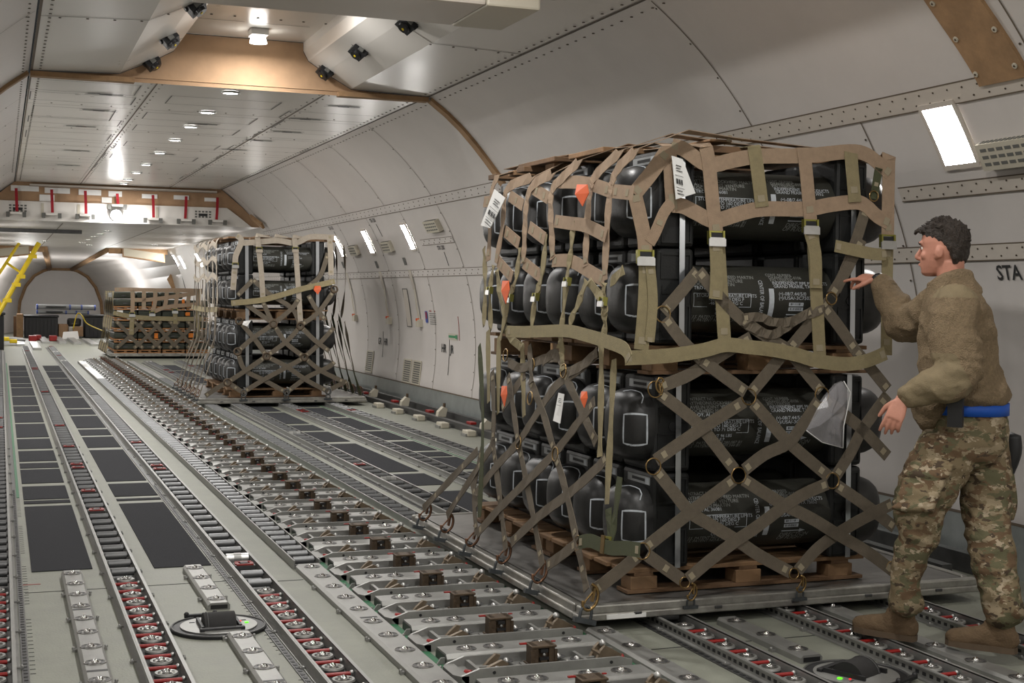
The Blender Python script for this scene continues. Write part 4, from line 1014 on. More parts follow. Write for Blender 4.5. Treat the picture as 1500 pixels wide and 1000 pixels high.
# diamonds
for px in [[(1022, 397), (1000, 424), (971, 458)], [(1023, 397), (1050, 430), (1080, 462), (1112, 486), (1154, 512)], [(1155, 512), (1180, 545), (1203, 572)], [(1152, 512), (1125, 545), (1100, 575)],
           [(974, 466), (1000, 500), (1028, 527)], [(1028, 527), (1060, 551), (1092, 574)], [(1155, 512), (1190, 470), (1214, 442)], [(1218, 432), (1240, 395), (1262, 350)], [(1208, 451), (1230, 480), (1252, 512)], [(1252, 512), (1280, 545), (1300, 570)],
           [(1090, 588), (1028, 627), (960, 674)], [(1103, 590), (1128, 618), (1155, 648), (1214, 698)], [(1199, 586), (1178, 618), (1155, 648), (1120, 665), (1090, 688)], [(1210, 585), (1236, 607), (1263, 629), (1300, 668)],
           [(966, 576), (1000, 602), (1028, 627), (1076, 688)], [(966, 566), (1000, 553), (1026, 539), (1062, 516), (1100, 494)], [(962, 690), (986, 720), (1011, 750), (1040, 768), (1079, 791), (1110, 812), (1158, 838)],
           [(1075, 702), (1040, 728), (1011, 750), (975, 778), (946, 801)], [(1089, 702), (1120, 722), (1150, 740), (1190, 760), (1226, 782), (1270, 808), (1308, 836)], [(1212, 708), (1180, 722), (1150, 740), (1110, 770), (1079, 791), (1040, 820), (1007, 848)],
           [(1224, 697), (1246, 662), (1263, 629), (1300, 578)], [(1226, 711), (1254, 730), (1282, 750), (1310, 772)], [(1168, 836), (1195, 805), (1226, 782), (1255, 764), (1282, 750), (1306, 738)], [(936, 812), (905, 838), (868, 866)], [(947, 812), (975, 832), (999, 849)]]:
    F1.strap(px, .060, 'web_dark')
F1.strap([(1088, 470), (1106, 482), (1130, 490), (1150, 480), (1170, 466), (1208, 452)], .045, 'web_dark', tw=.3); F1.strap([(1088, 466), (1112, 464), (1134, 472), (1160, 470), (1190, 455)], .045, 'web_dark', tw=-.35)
for q in [(971, 460), (1097, 581), (1204, 578), (1082, 696), (1219, 704), (960, 570), (957, 683), (941, 807), (1218, 437)]: F1.ring(q, .038 if q != (1218, 437) else .03)
for q in [(1003, 853), (1163, 840), (1305, 830)]:
    c = F1.pt(q); F1.ring(q, .026); F1.hook((c.x+.02, 5.635, .11), (.0, -.05, 1), (0, -1, 0), 'gold', .62)
# left side of the net, leaning out to the pallet edge
L1 = Net(N1, (2.47, 0, .12), (-1, 0, .115))
def zz(pts): return [(690+x/3.125, 190+y/3.125) for x, y in pts]
def zb(pts): return [(690+x/2.381, 480+y/2.381) for x, y in pts]
def overl(y, x=3.2): return [(x, y, TOPZ), (2.82, y, TOPZ-.02)]
for pts, y in [([(760, 90), (680, 170), (650, 230), (635, 300), (622, 480), (612, 690)], 6.0), ([(690, 95), (580, 200), (552, 250), (540, 330), (530, 480), (525, 625)], 6.15), ([(500, 140), (420, 220), (375, 270), (365, 350), (370, 470), (375, 590)], 6.6),
               ([(380, 200), (300, 240), (262, 300), (250, 400), (245, 520), (240, 610)], 6.95), ([(290, 215), (185, 255), (155, 310), (145, 440), (115, 610)], 7.3), ([(120, 215), (98, 280), (90, 420), (80, 600)], 7.75)]:
    q_ = L1.pt(zz(pts)[0]); L1.strap(zz(pts), .060, 'web_tan', tw=.10, pre=[(3.9, q_.y+.4, TOPZ), (3.3, q_.y+.2, TOPZ), (2.98, q_.y+.06, TOPZ)])
for pts in [[(745, 290), (640, 280)], [(640, 280), (552, 250), (480, 240), (400, 240)], [(355, 312), (285, 268)], [(240, 345), (178, 302)], [(130, 325), (60, 330)],
            [(620, 485), (530, 440), (455, 428), (385, 418)], [(340, 500), (268, 445)], [(222, 520), (152, 460)], [(612, 690), (530, 640), (455, 600), (375, 600)], [(320, 670), (242, 608)], [(190, 675), (125, 602)]]:
    L1.strap(zz(pts), .066, 'web_tan')
for pts in [[(470, 420), (460, 540), (440, 680), (420, 870), (405, 1000)], [(345, 480), (325, 670), (295, 770), (275, 945)], [(225, 540), (205, 690), (175, 770), (135, 960)], [(105, 620), (88, 740), (92, 920)], [(612, 700), (603, 790), (615, 880), (600, 1000)],
            [(540, 690), (600, 780), (620, 850)], [(330, 640), (300, 770)], [(120, 640), (135, 760), (165, 870)], [(60, 540), (66, 700), (60, 900)], [(530, 690), (490, 800), (450, 890)], [(150, 900), (190, 960), (240, 1000)], [(700, 640), (640, 700)]]:
    L1.strap(zz(pts), .048, 'web_olive', tw=.22, stitch=False)
for q in [(440, 695), (295, 765), (178, 770), (85, 735), (603, 785)]: L1.buckle(zz([q])[0], sc=.62)
for pts in [[(322, 150), (380, 275), (438, 400)], [(205, 180), (250, 290), (293, 435)], [(297, 450), (332, 570), (370, 745)], [(374, 760), (390, 840), (404, 915)], [(130, 165), (148, 280), (165, 400)], [(168, 410), (207, 600), (250, 830)], [(75, 390), (98, 560), (122, 775)],
            [(20, 575), (92, 480), (165, 400), (230, 300), (300, 200), (370, 150), (440, 90)], [(20, 720), (100, 630), (180, 550), (290, 440), (360, 350), (432, 255)], [(140, 750), (240, 655), (340, 580), (440, 490), (470, 455)], [(265, 830), (315, 795), (368, 752)], [(75, 150), (80, 290), (78, 390)], [(110, 280), (130, 250), (190, 160)], [(20, 720), (12, 560), (40, 420)]]:
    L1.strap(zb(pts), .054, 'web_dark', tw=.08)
for pts, m_ in [([(455, 20), (455, 200), (450, 450)], 'web_olive'), ([(500, 110), (488, 350), (475, 615)], 'web_olive'), ([(480, 630), (490, 740), (520, 520)], 'web_green'), ([(30, 60), (42, 330), (30, 660)], 'web_green'), ([(60, 10), (62, 260)], 'web_olive'), ([(180, 60), (186, 310)], 'web_olive'), ([(98, 30), (95, 300)], 'web_olive'),
                ([(130, 120), (180, 140), (250, 110), (320, 100)], 'web_dark'), ([(250, 120), (290, 90), (320, 120)], 'web_dark'), ([(340, 155), (390, 130), (440, 85)], 'web_dark'), ([(310, 0), (318, 80), (320, 150)], 'web_olive'), ([(205, 60), (212, 190)], 'web_dark')]:
    L1.strap(zb(pts), .05, m_, tw=.15, stitch=False)
L1.strap(zb([(378, 748), (415, 742), (450, 755), (490, 768), (540, 768), (590, 775)]), .062, 'web_green', lift=.03)
L1.buckle(zb([(475, 757)])[0], t=(0, -1, .1), bright='gold', sc=.9)
for q in [(322, 150), (293, 440), (372, 750), (165, 400), (212, 130), (205, 245), (120, 95)]: L1.ring(zb([q])[0], .034)
for i, q in enumerate([(860, 878), (786, 848), (734, 808), (688, 792), (651, 772), (619, 752)]):
    c = at_x(q[0], q[1], 2.46); L1.hook((2.455, min(8.3, c.y), .115), (.25, .1, 1), (0, -1, .0), 'copper' if i else 'gold', .9)
for i, (a, b) in enumerate([((735, 760), (722, 640)), ((700, 740), (690, 700)), ((655, 755), (720, 655)), ((620, 745), (700, 660))]):
    L1.strap([a, b], .05, 'web_dark', tw=.12)
# loose cross straps, each its own thing
def loose(pxs, net, wd, m, label, hook=None, tw=0):
    t = thing('tie_down_strap', label, 'strap', net.pt(pxs[len(pxs)//2])); o = net.strap(pxs, wd, m, 'webbing', stitch=True, lift=.035, parent=t, tw=tw)
    if hook: r = net.root; net.root = t; net.hook(net.pt(hook, .04), (.2, 0, -1), net.n, 'gold', .55, False); net.root = r
    return t
loose([(915, 524), (945, 523), (985, 520), (1030, 513), (1062, 505), (1095, 508), (1130, 512), (1165, 519), (1200, 529), (1240, 533), (1270, 528), (1297, 517)], F1, .068, 'web_olive', 'pale olive strap running level across the middle of the near stack front', (966, 550))
loose(zz([(165, 922), (250, 925), (430, 920), (520, 938), (600, 962), (700, 1000), (725, 1050)]), L1, .062, 'web_olive', 'pale olive strap running level round the left side of the near stack')
# ---- second stack
N2 = thing('cargo_net', 'grey brown webbing cargo net over the second stack', 'cargo net', (3.5, 19.5, .12))
F2 = Net(N2, (0, 18.20, .12), (0, -1, .05))
def z2(pts): return [(290+x/3.705, 330+y/3.705) for x, y in pts]
def over2(x): return [(x, 20, TOPZ), (x, 19.2, TOPZ), (x, 18.7, TOPZ-.02), (x, 18.48, TOPZ-.03), (x, 18.38, TOPZ-.03)]
for pts in [[(220, 97), (330, 90), (430, 82), (530, 95), (610, 62), (740, 66)], [(715, 75), (720, 170), (722, 270)], [(210, 55), (236, 85), (205, 165), (203, 215)], [(200, 225), (190, 350)]]: F2.strap(z2(pts), .075, 'web_pale')
F2.strap(z2([(322, 52), (330, 130), (345, 270), (352, 395)]), .07, 'web_pale', pre=over2(3.43)); F2.strap(z2([(522, 60), (530, 130), (542, 300), (556, 520)]), .07, 'web_pale', pre=over2(3.94)); F2.strap(z2([(424, 55), (424, 82)]), .06, 'web_pale', pre=over2(3.68))
for pts in [[(298, 295), (255, 340), (215, 380)], [(298, 295), (345, 335), (390, 375), (510, 450), (553, 540)], [(740, 350), (655, 470), (560, 540)], [(225, 400), (320, 470), (408, 530)], [(350, 408), (390, 500), (410, 530)], [(545, 400), (510, 450), (412, 532), (300, 610), (218, 682)], [(705, 150), (665, 270), (600, 330)],
            [(412, 538), (480, 640), (575, 712)], [(555, 548), (480, 630), (375, 706)], [(227, 522), (310, 620), (370, 706)], [(370, 710), (255, 790), (162, 850)], [(374, 712), (480, 765), (590, 840), (705, 900)], [(575, 718), (480, 770), (360, 835), (247, 904)], [(217, 690), (255, 785), (360, 840), (478, 905)],
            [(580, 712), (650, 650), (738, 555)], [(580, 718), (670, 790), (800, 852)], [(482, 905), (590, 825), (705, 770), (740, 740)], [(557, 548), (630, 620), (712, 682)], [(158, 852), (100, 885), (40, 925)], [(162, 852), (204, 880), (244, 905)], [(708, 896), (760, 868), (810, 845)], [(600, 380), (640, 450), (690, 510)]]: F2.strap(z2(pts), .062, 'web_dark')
for q in [(225, 520), (410, 535), (555, 547), (215, 685), (372, 710), (577, 716), (160, 852), (740, 347)]: F2.ring(z2([q])[0], .045, 'bronze', .012)
F2.buckle(z2([(203, 215)])[0]); F2.buckle(z2([(332, 130)])[0], bright='web_pale'); F2.buckle(z2([(528, 130)])[0], bright='web_pale')
for q in [(247, 905), (480, 905), (706, 900)]:
    c = F2.pt(z2([q])[0]); F2.ring(z2([q])[0], .035, 'alu_dark', .008); F2.hook((c.x, 18.2, .13), (0, 0, 1), (0, -1, 0), 'alu', .9)
loose(z2([(180, 422), (270, 414), (350, 404), (450, 378), (550, 348), (650, 325), (742, 303)]), F2, .075, 'web_olive', 'pale strap slanting across the upper half of the second stack')
L2 = Net(N2, (2.46, 0, .12), (-1, 0, .14)); rs = random.Random(11)
def lp2(y, z): return ((2.70 if z > .95 else 2.46+.24*(z-.12)/.83)+rs.uniform(-.02, .0), y, z)
for k_ in range(6):
    y = 18.35+.4*k_; L2.strap([(2.8, y, TOPZ-.03), lp2(y, 2.2), lp2(y+.03, 1.9), lp2(y-.02, 1.5), lp2(y, 1.2)], .06, 'web_pale' if k_ < 5 else 'web_dark', tw=.15)
    L2.strap([lp2(y, 1.2), lp2(y+.1, .9), lp2(y+.25, .5), lp2(y+.2, .14)], .055, 'web_dark', tw=.15); L2.strap([lp2(y+.1, 1.25), lp2(y-.05, .8), lp2(y-.2, .4), lp2(y-.1, .14)], .055, 'web_dark', tw=.15)
    L2.strap([lp2(y+.15, 1.7), lp2(y+.2, 1.3), lp2(y+.15, .95)],   .05, 'web_dark', tw=.3)
for z in (2.15, 1.95, 1.72): L2.strap([lp2(18.3+.45*k_, z+(.04 if k_ % 2 else -.03)) for k_ in range(6)], .065, 'web_pale')
L2.strap([lp2(18.3, 1.30), lp2(19.5, 1.28), lp2(20.8, 1.3)], .07, 'web_olive')
for k_ in range(6): L2.hook((2.44, 18.4+.46*k_, .12), (.2, 0, 1), (0, -1, 0), 'copper', .8)
R2 = Net(N2, (4.72, 0, .12), (1, 0, .2))
for k_ in range(6):
    y = 18.4+.42*k_; R2.strap([(4.44, y, 1.15), (4.55, y+.1, .7), (4.70, y+.15, .13)], .055, 'web_dark', tw=.5); R2.strap([(4.42, y+.3, 1.25), (4.5, y+.15, .8), (4.68, y, .13)], .05, 'web_green', tw=.5)
    R2.hook((4.71, y+.1, .13), (-.3, 0, 1), (0, -1, 0), 'copper', .8)
for k_ in range(3): R2.strap([(4.44, 18.5+.5*k_, 2.2), (4.47, 18.5+.5*k_, 1.7), (4.44, 18.6+.5*k_, 1.2)], .055, 'web_dark', tw=.4)
# ---- distant stack
N3 = thing('cargo_net', 'dark webbing cargo net over the low distant stack', 'cargo net', (3.4, 33, .12))
F3 = Net(N3, (0, 31.78, .12), (0, -1, .02))
def z3(pts): return [(130+x/5, 330+y/5) for x, y in pts]
for pts in [[(320, 475), (322, 560), (318, 660)], [(405, 475), (403, 610)], [(488, 475), (485, 560), (468, 640)], [(572, 480), (565, 560), (550, 610)], [(655, 480), (640, 560), (632, 630)], [(738, 490), (725, 570)], [(805, 490), (803, 600)], [(190, 470), (320, 470), (488, 475), (655, 475), (830, 478)], [(330, 545), (430, 545), (560, 530), (700, 510), (830, 490)], [(460, 640), (560, 600), (700, 585), (830, 575)]]: F3.strap(z3(pts), .09, 'web_tan')
for pts in [[(180, 640), (330, 670), (480, 680), (650, 685), (830, 685)], [(318, 665), (312, 800)], [(632, 640), (635, 720)], [(800, 610), (800, 830)]]: F3.strap(z3(pts), .10, 'web_olive')
for k_ in range(5):
    x = 200+k_*130; F3.strap(z3([(x, 900), (x+70, 840), (x+130, 780), (x+200, 700)]), .08, 'web_dark'); F3.strap(z3([(x, 700), (x+70, 770), (x+130, 840), (x+200, 900)]), .08, 'web_dark')
for q in [(318, 650), (465, 645), (632, 625), (800, 602)]: F3.buckle(z3([q])[0], sc=1.5)
rs = random.Random(2)
L3 = Net(N3, (2.32, 0, .12), (-1, 0, .1))
for k_ in range(8):
    y = 31.85+.34*k_; L3.strap([(2.38, y, 1.52), (2.36, y+.05, 1.0), (2.3, y+rs.uniform(-.1, .1), .5), (2.22, y, .12)], .09, 'web_dark' if k_ % 2 else 'web_olive', tw=.4)
# tags, labels and the plastic bag
def tagcard(quad, label, m_='paper', name='paper_tag', lines=(), code=False, net=F1, cat='tag'):
    P3 = [net.pt(q, .045+.006*i) for i, q in enumerate(quad)]; t = thing(name, label, cat, P3[0]); k = MB(); k.use(m_)
    n = (P3[1]-P3[0]).cross(P3[2]-P3[0]).normalized()
    if n.dot(CAM-P3[0]) < 0: n = -n
    k.add([p for p in P3]+[p-n*.003 for p in P3], [tuple(range(len(P3))), tuple(range(2*len(P3)-1, len(P3)-1, -1))]+[(i, (i+1) % len(P3), len(P3)+(i+1) % len(P3), len(P3)+i) for i in range(len(P3))])
    k.build('card', None, t)
    k = MB(); k.use('ink'); a, b, d = P3[0], P3[1], P3[3]
    for (u0, u1, v0, v1) in lines:
        k.add([a+(b-a)*u+(d-a)*v+n*.002 for u, v in ((u0, v0), (u1, v0), (u1, v1), (u0, v1))], [(0, 1, 2, 3)])
    if lines: k.build('printed_lines', None, t)
    return t
pl_ = [(.3, .8, .18, .2), (.3, .7, .24, .26), (.3, .85, .3, .32), (.15, .9, .42, .43), (.2, .35, .5, .62), (.38, .42, .5, .62), (.45, .55, .5, .62), (.58, .62, .5, .62), (.66, .78, .5, .62), (.15, .9, .7, .71), (.2, .7, .76, .78), (.2, .8, .83, .85)]
tagcard([(984, 228), (1000, 233), (1019, 283), (990, 292)], 'white paper tag hanging at the top front corner of the near stack', lines=pl_)
tagcard([(724, 277), (740, 290), (718, 334), (704, 330)], 'white paper tag twisted at the back left top edge of the near stack', lines=pl_, net=L1)
def hang_tag(px, net, label, w=18, h=34, m_='orange'):
    x, y = px; return tagcard([(x-w*.35, y-h*.5), (x+w*.4, y-h*.5), (x+w*.5, y-h*.1), (x+w*.05, y+h*.5), (x-w*.5, y-h*.05)], label, m_, 'warning_tag', net=net)
hang_tag((852, 286), L1, 'orange diamond tag hanging on the near stack, near its top left edge', 20, 32)
hang_tag((740, 428), L1, 'orange tag behind straps on the upper middle tube row, far left of the near stack', 12, 34)
hang_tag((738, 580), L1, 'dim orange tag on the lower middle tube row, far left of the near stack', 9, 30)
hang_tag((855, 585), L1, 'dim orange tag on the lower middle tube row, beside a narrow white slip', 10, 24)
tagcard([(818, 575), (826, 577), (820, 620), (810, 616)], 'narrow white slip stuck between the left end caps of the near stack', net=L1, lines=pl_[:4])
hang_tag((465, 425), F2, 'orange diamond tag on the right side of the second stack', 11, 13)
tagcard([(357, 470), (368, 469), (362, 478), (355, 475)], 'small white tag at a net ring of the second stack', net=F2)
tagcard([(338, 398), (407, 398), (407, 405), (338, 405)], 'white card behind the net between the top tube rows, second stack', net=F2, m_='label_grey') if False else None
mat('plastic', (190, 188, 192), .22, alpha=.34)
def bag():
    t = thing('plastic_bag', 'crumpled clear plastic bag tucked in the net, right front of the near stack', 'plastic bag', F1.pt((1215, 610)))
    k = MB(); k.use('plastic'); outline = [(1236, 558), (1246, 575), (1241, 600), (1236, 624), (1235, 656), (1205, 648), (1181, 630), (1196, 600), (1210, 580), (1226, 562)]
    n = len(outline); c = F1.pt((1216, 612), .075); rim = [F1.pt(q, .03) for q in outline]; mid = []
    for i, r_ in enumerate(rim): mid.append(c+(r_-c)*.55+Vector((0, -.012*math.sin(i*2.3)-.012, .01*math.sin(i*3.1))))
    k.add(rim+mid+[c], [(i, (i+1) % n, n+(i+1) % n, n+i) for i in range(n)]+[(n+i, n+(i+1) % n, 2*n) for i in range(n)])
    back = [p+Vector((0, .02, 0)) for p in rim]; k.add(back+[c+Vector((0, .05, 0))], [(i, (i+1) % n, n) for i in range(n)])
    k.build('film', None, t)
    k = MB(); k.use('paper').tube([F1.pt(q, .035) for q in outline[:5]], .003, 5).tube([F1.pt(q, .035) for q in outline[4:7]], .002, 5); k.build('seam', None, t)
bag()
# ================================================================ PERSON
mat('skin', (188, 132, 112), .5, 0, .06, 18, .1, 120, spec=.4)
mat('hair', (46, 37, 30), .55, 0, .4, 90, .8, 220)
mat('fleece', (132, 115, 92), .95, 0, .2, 75, 1.0, 190, spec=.15)  # colour mottling also paints in the light and shade of the pile
mat('shell_cloth', (126, 113, 89), .8, 0, .08, 30, .3, 200, spec=.2)
mat('belt_blue', (10, 78, 176), .6)
mat('boot', (106, 88, 68), .85, 0, .14, 25, .4, 120, spec=.2)
mat('boot_sole', (88, 73, 57), .85, 0, .1, 25)
mat('eye_white', (226, 222, 214), .3); mat('lip', (160, 98, 88), .5)
def camo():
    m = bpy.data.materials.new('camo'); m.use_nodes = True; M['camo'] = m; N = m.node_tree.nodes; L = m.node_tree.links; b = N['Principled BSDF']; b.inputs['Roughness'].default_value = .85; b.inputs['Specular IOR Level'].default_value = .2
    tc = N.new('ShaderNodeTexCoord'); prev = None
    for i, (sc, lo, rgb, off) in enumerate([(9, .5, (98, 95, 72), 0), (11, .55, (106, 86, 66), 3.1), (15, .575, (148, 134, 110), 7.7), (20, .61, (76, 64, 52), 12.3), (22, .63, (168, 154, 132), 21.)]):
        mp = N.new('ShaderNodeMapping'); mp.inputs['Scale'].default_value = (1, 1, 1.7); mp.inputs['Location'].default_value = (off, off*.3, off*.7); L.new(tc.outputs['Object'], mp.inputs['Vector'])
        n = N.new('ShaderNodeTexNoise'); n.inputs['Scale'].default_value = sc; n.inputs['Detail'].default_value = 3; n.inputs['Roughness'].default_value = .55; n.inputs['Distortion'].default_value = .35; L.new(mp.outputs['Vector'], n.inputs['Vector'])
        r = N.new('ShaderNodeMapRange'); r.inputs['From Min'].default_value = lo-.012; r.inputs['From Max'].default_value = lo+.012; L.new(n.outputs['Fac'], r.inputs['Value'])
        mx = N.new('ShaderNodeMix'); mx.data_type = 'RGBA'; L.new(r.outputs['Result'], mx.inputs['Factor']); mx.inputs[7].default_value = lin(rgb)+(1,)
        if prev is None: mx.inputs[6].default_value = lin((124, 110, 86))+(1,)
        else: L.new(prev, mx.inputs[6])
        prev = mx.outputs[2]
    L.new(prev, b.inputs['Base Color'])
    n2 = N.new('ShaderNodeTexNoise'); n2.inputs['Scale'].default_value = 200; L.new(tc.outputs['Object'], n2.inputs['Vector']); bp = N.new('ShaderNodeBump'); bp.inputs['Strength'].default_value = .25; bp.inputs['Distance'].default_value = .01; L.new(n2.outputs['Fac'], bp.inputs['Height']); L.new(bp.outputs['Normal'], b.inputs['Normal'])
camo()
def loft(mb, pts, rad, ref=(0, 0, 1), n=18, sub=4, cap=True, expo=2.0):
    """sweep ellipses (ra along ref, rb across) through pts"""
    pts = [Vector(p) for p in pts]; rad = [(r, r) if not isinstance(r, tuple) else r for r in rad]
    P = smooth_poly(pts, sub) if len(pts) > 2 else pts
    R = [Vector((a, b, 0)) for a, b in rad]; R = smooth_poly(R, sub) if len(pts) > 2 else R
    k = len(P); vs = []
    for i, p in enumerate(P):
        t = (P[min(i+1, k-1)]-P[max(i-1, 0)]).normalized(); u = Vector(ref); u = (u-t*u.dot(t)).normalized(); v = t.cross(u)
        for j in range(n):
            a = 2*PI*j/n; ca, sa = math.cos(a), math.sin(a); ca = math.copysign(abs(ca)**(2/expo), ca); sa = math.copysign(abs(sa)**(2/expo), sa)
            vs.append(p+u*(R[i].x*ca)+v*(R[i].y*sa))
    fs = [(i*n+j, i*n+(j+1) % n, (i+1)*n+(j+1) % n, (i+1)*n+j) for i in range(k-1) for j in range(n)]
    if cap:
        o = len(vs); t0 = (P[0]-P[1]).normalized(); t1 = (P[-1]-P[-2]).normalized()
        vs += [P[0]+t0*min(R[0].x, R[0].y)*.6, P[-1]+t1*min(R[-1].x, R[-1].y)*.6]
        fs += [(j, o, (j+1) % n) for j in range(n)]+[((k-1)*n+j, (k-1)*n+(j+1) % n, o+1) for j in range(n)]
    mb.add(vs, fs, True); return mb
def remesh(mb, vox, smooth=2, disp=None):
    """fuse everything in mb into one closed surface; returns a new MB"""
    me = bpy.data.meshes.new('r'); me.from_pydata([tuple(v) for v in mb.v], [], mb.f)
    bm = bmesh.new(); bm.from_mesh(me); bmesh.ops.recalc_face_normals(bm, faces=bm.faces[:]); bm.to_mesh(me); bm.free()
    o = bpy.data.objects.new('r', me); C.objects.link(o)
    r = o.modifiers.new('r', 'REMESH'); r.mode = 'VOXEL'; r.voxel_size = vox
    if smooth: s = o.modifiers.new('s', 'SMOOTH'); s.iterations = smooth; s.factor = .5
    dg = bpy.context.evaluated_depsgraph_get(); ev = o.evaluated_get(dg); em = ev.to_mesh()
    em_v = [v.co.copy() for v in em.vertices]; em_n = [v.normal.copy() for v in em.vertices]; em_f = [tuple(p.vertices) for p in em.polygons]
    ev.to_mesh_clear(); bpy.data.objects.remove(o); bpy.data.meshes.remove(me)
    if disp: em_v = [v+nn*disp(v, nn) for v, nn in zip(em_v, em_n)]
    out = MB(); out.add(em_v, em_f, True); return out
IL, IA = -_R0, _F0                              # picture-left and away-from-camera, both level
def heading(deg): a = math.radians(deg); return (IL*math.cos(a)+IA*math.sin(a)).normalized()
def right_of(d): return Vector((d.y, -d.x, 0))
PB = Vector((3.82, 4.82, .05))
person = thing('person', 'person in tan fleece jacket, camouflage trousers and blue belt reaching toward the near stack', 'person', PB)
dT, dH, dP = heading(15), heading(40), heading(28); rT, rH, rP = right_of(dT), right_of(dH), right_of(dP)
A = at_w
JL = dict(sh=A(1399, 450, 5.73), mid=A(1398, 494, 5.70), el=A(1406, 541, 5.67), fm=A(1362, 566, 5.67), wr=A(1323, 583, 5.70))
JR = dict(sh=A(1378, 446, 6.08), mid=A(1352, 464, 6.22), el=A(1325, 474, 6.34), fm=A(1308, 444, 6.42), wr=A(1287, 410, 6.50))
HL = dict(hip=A(1392, 655, 5.86), th=A(1362, 705, 5.84), kn=A(1345, 765, 5.84), sh=A(1331, 825, 5.88), an=A(1327, 882, 5.91), ft=A(1326, 910, 5.92))
HR = dict(hip=A(1432, 655, 5.98), th=A(1443, 705, 5.93), kn=A(1446, 765, 5.87), sh=A(1456, 825, 5.82), an=A(1468, 885, 5.78), ft=A(1470, 925, 5.77))
neck = A(1396, 412, 5.93)
# ---- head in its own axes
HC = A(1381, 404, 5.95)                        # below the chin, on the head axis
def hp(x, y, z): return HC+dH*x-rH*y+Vector((0, 0, z))
SL = [(-.002, .078, .035, .026), (.012, .092, .0, .042), (.04, .098, -.045, .055), (.065, .098, -.068, .064), (.095, .094, -.086, .071), (.12, .088, -.096, .074), (.147, .096, -.101, .076), (.175, .090, -.101, .074), (.20, .068, -.09, .064), (.218, .035, -.065, .044)]
head = MB()
def slices(mb, S, grow=0., n=28):
    vs = []; k = len(S)
    for z, xf, xb, w_ in S:
        c = (xf+xb)/2; a = (xf-xb)/2+grow; b = w_+grow
        for j in range(n):
            t = 2*PI*j/n; ca, sa = math.cos(t), math.sin(t); vs.append(hp(c+a*math.copysign(abs(ca)**.85, ca), b*math.copysign(abs(sa)**.9, sa), z))
    fs = [(i*n+j, i*n+(j+1) % n, (i+1)*n+(j+1) % n, (i+1)*n+j) for i in range(k-1) for j in range(n)]+[tuple(range(n-1, -1, -1)), tuple((k-1)*n+j for j in range(n))]
    mb.add(vs, fs, True)
slices(head, SL)
loft(head, [hp(.088, 0, .135), hp(.106, 0, .105), hp(.117, 0, .083), hp(.10, 0, .072)], [(.008, .010), (.010, .012), (.012, .016), (.008, .012)], dH)      # nose
for s in (-1, 1):
    loft(head, [hp(-.010, s*.068, .100), hp(-.015, s*.082, .103)], [(.029, .018), (.027, .017)], (0, 0, 1), cap=True)                                   # ears
    loft(head, [hp(-.002, s*.072, .075), hp(-.004, s*.078, .10)], [.010, .012], (1, 0, 0)); head.sphere(hp(.062, s*.045, .088), .022, 10, 6)             # lobes, cheeks
    loft(head, [hp(.092, s*.012, .140), hp(.082, s*.05, .143)], [.010, .009], (0, 0, 1))                                                               # brow
head.sphere(hp(.083, 0, .018), .016, 10, 6); loft(head, [hp(.094, -.022, .047), hp(.101, 0, .05), hp(.094, .022, .047)], [.006, .008, .006], (0, 0, 1))
loft(head, [hp(-.03, 0, .06), hp(-.035, 0, 0), hp(-.045, 0, -.06), hp(-.055, 0, -.13)], [(.062, .058), (.058, .056), (.06, .058), (.075, .08)], dH)
# ---- inner body, hands included, one surface
body = head
hipc = A(1412, 645, 5.92); chest = A(1402, 500, 5.92)
loft(body, [A(1397, 432, 5.93), chest, A(1406, 560, 5.92), hipc], [(.07, .14), (.10, .145), (.10, .13), (.11, .145)], dT)
for J, wr in ((JL, .026), (JR, .026)): loft(body, [J['sh'], J['mid'], J['el'], J['fm'], J['wr']], [.055, .05, .045, .04, .027], (0, 0, 1))
for J in (HL, HR): loft(body, [hipc+(J['hip']-hipc)*.8, J['th'], J['kn'], J['sh'], J['an']], [.08, .075, .055, .045, .03], dP)
def hand(mb, wrist, fwd, nrm, thumb_side, curl, spread=.16, sc=1.0, fcurl=None):
    """palm plus four fingers and a thumb; nrm is the back of the hand"""
    f = Vector(fwd).normalized(); nn = Vector(nrm); nn = (nn-f*nn.dot(f)).normalized(); sd = f.cross(nn)*thumb_side
    w_ = Vector(wrist)
    loft(mb, [w_-f*.02*sc, w_+f*.02*sc, w_+f*.06*sc, w_+f*.088*sc], [(.021*sc, .027*sc), (.019*sc, .031*sc), (.016*sc, .039*sc), (.012*sc, .038*sc)], nn, expo=2.6)
    LN = [.075, .083, .077, .060]
    for i in range(4):
        off = (.029-.0195*i)*sc; base = w_+f*.083*sc+sd*off; d = (f+sd*(spread*(1.2-.8*i)*.5)).normalized(); cu = (fcurl[i] if fcurl else curl); p = [base-f*.02*sc, base]; ang = 0.
        for q, seg in enumerate((.45, .32, .25)):
            ang += cu*(1.0, .9, .7)[q]; dd = d*math.cos(ang)-nn*math.sin(ang); p.append(p[-1]+dd*LN[i]*seg*sc)
        k2 = p
        loft(mb, k2, [.0095*sc, .0098*sc, .0088*sc, .0082*sc, .0068*sc], nn, n=10, sub=3)
    tb_ = w_+f*.022*sc+sd*.024*sc; td = (f*.62+sd*.62-nn*.38).normalized(); td2 = (f*.85+sd*.25-nn*.45).normalized()
    loft(mb, [tb_-td*.01, tb_+td*.035*sc, tb_+td*.04*sc+td2*.026*sc, tb_+td*.04*sc+td2*.052*sc], [.015*sc, .0125*sc, .0105*sc, .008*sc], nn, n=10, sub=3)
wl = JL['wr']; fl_ = (A(1303, 626, 5.68)-wl).normalized(); hand(body, wl+fl_*.01, fl_, (IL*.35-IA*.9+Vector((0, 0, .12))), 1, .42, fcurl=[.30, .38, .45, .5])
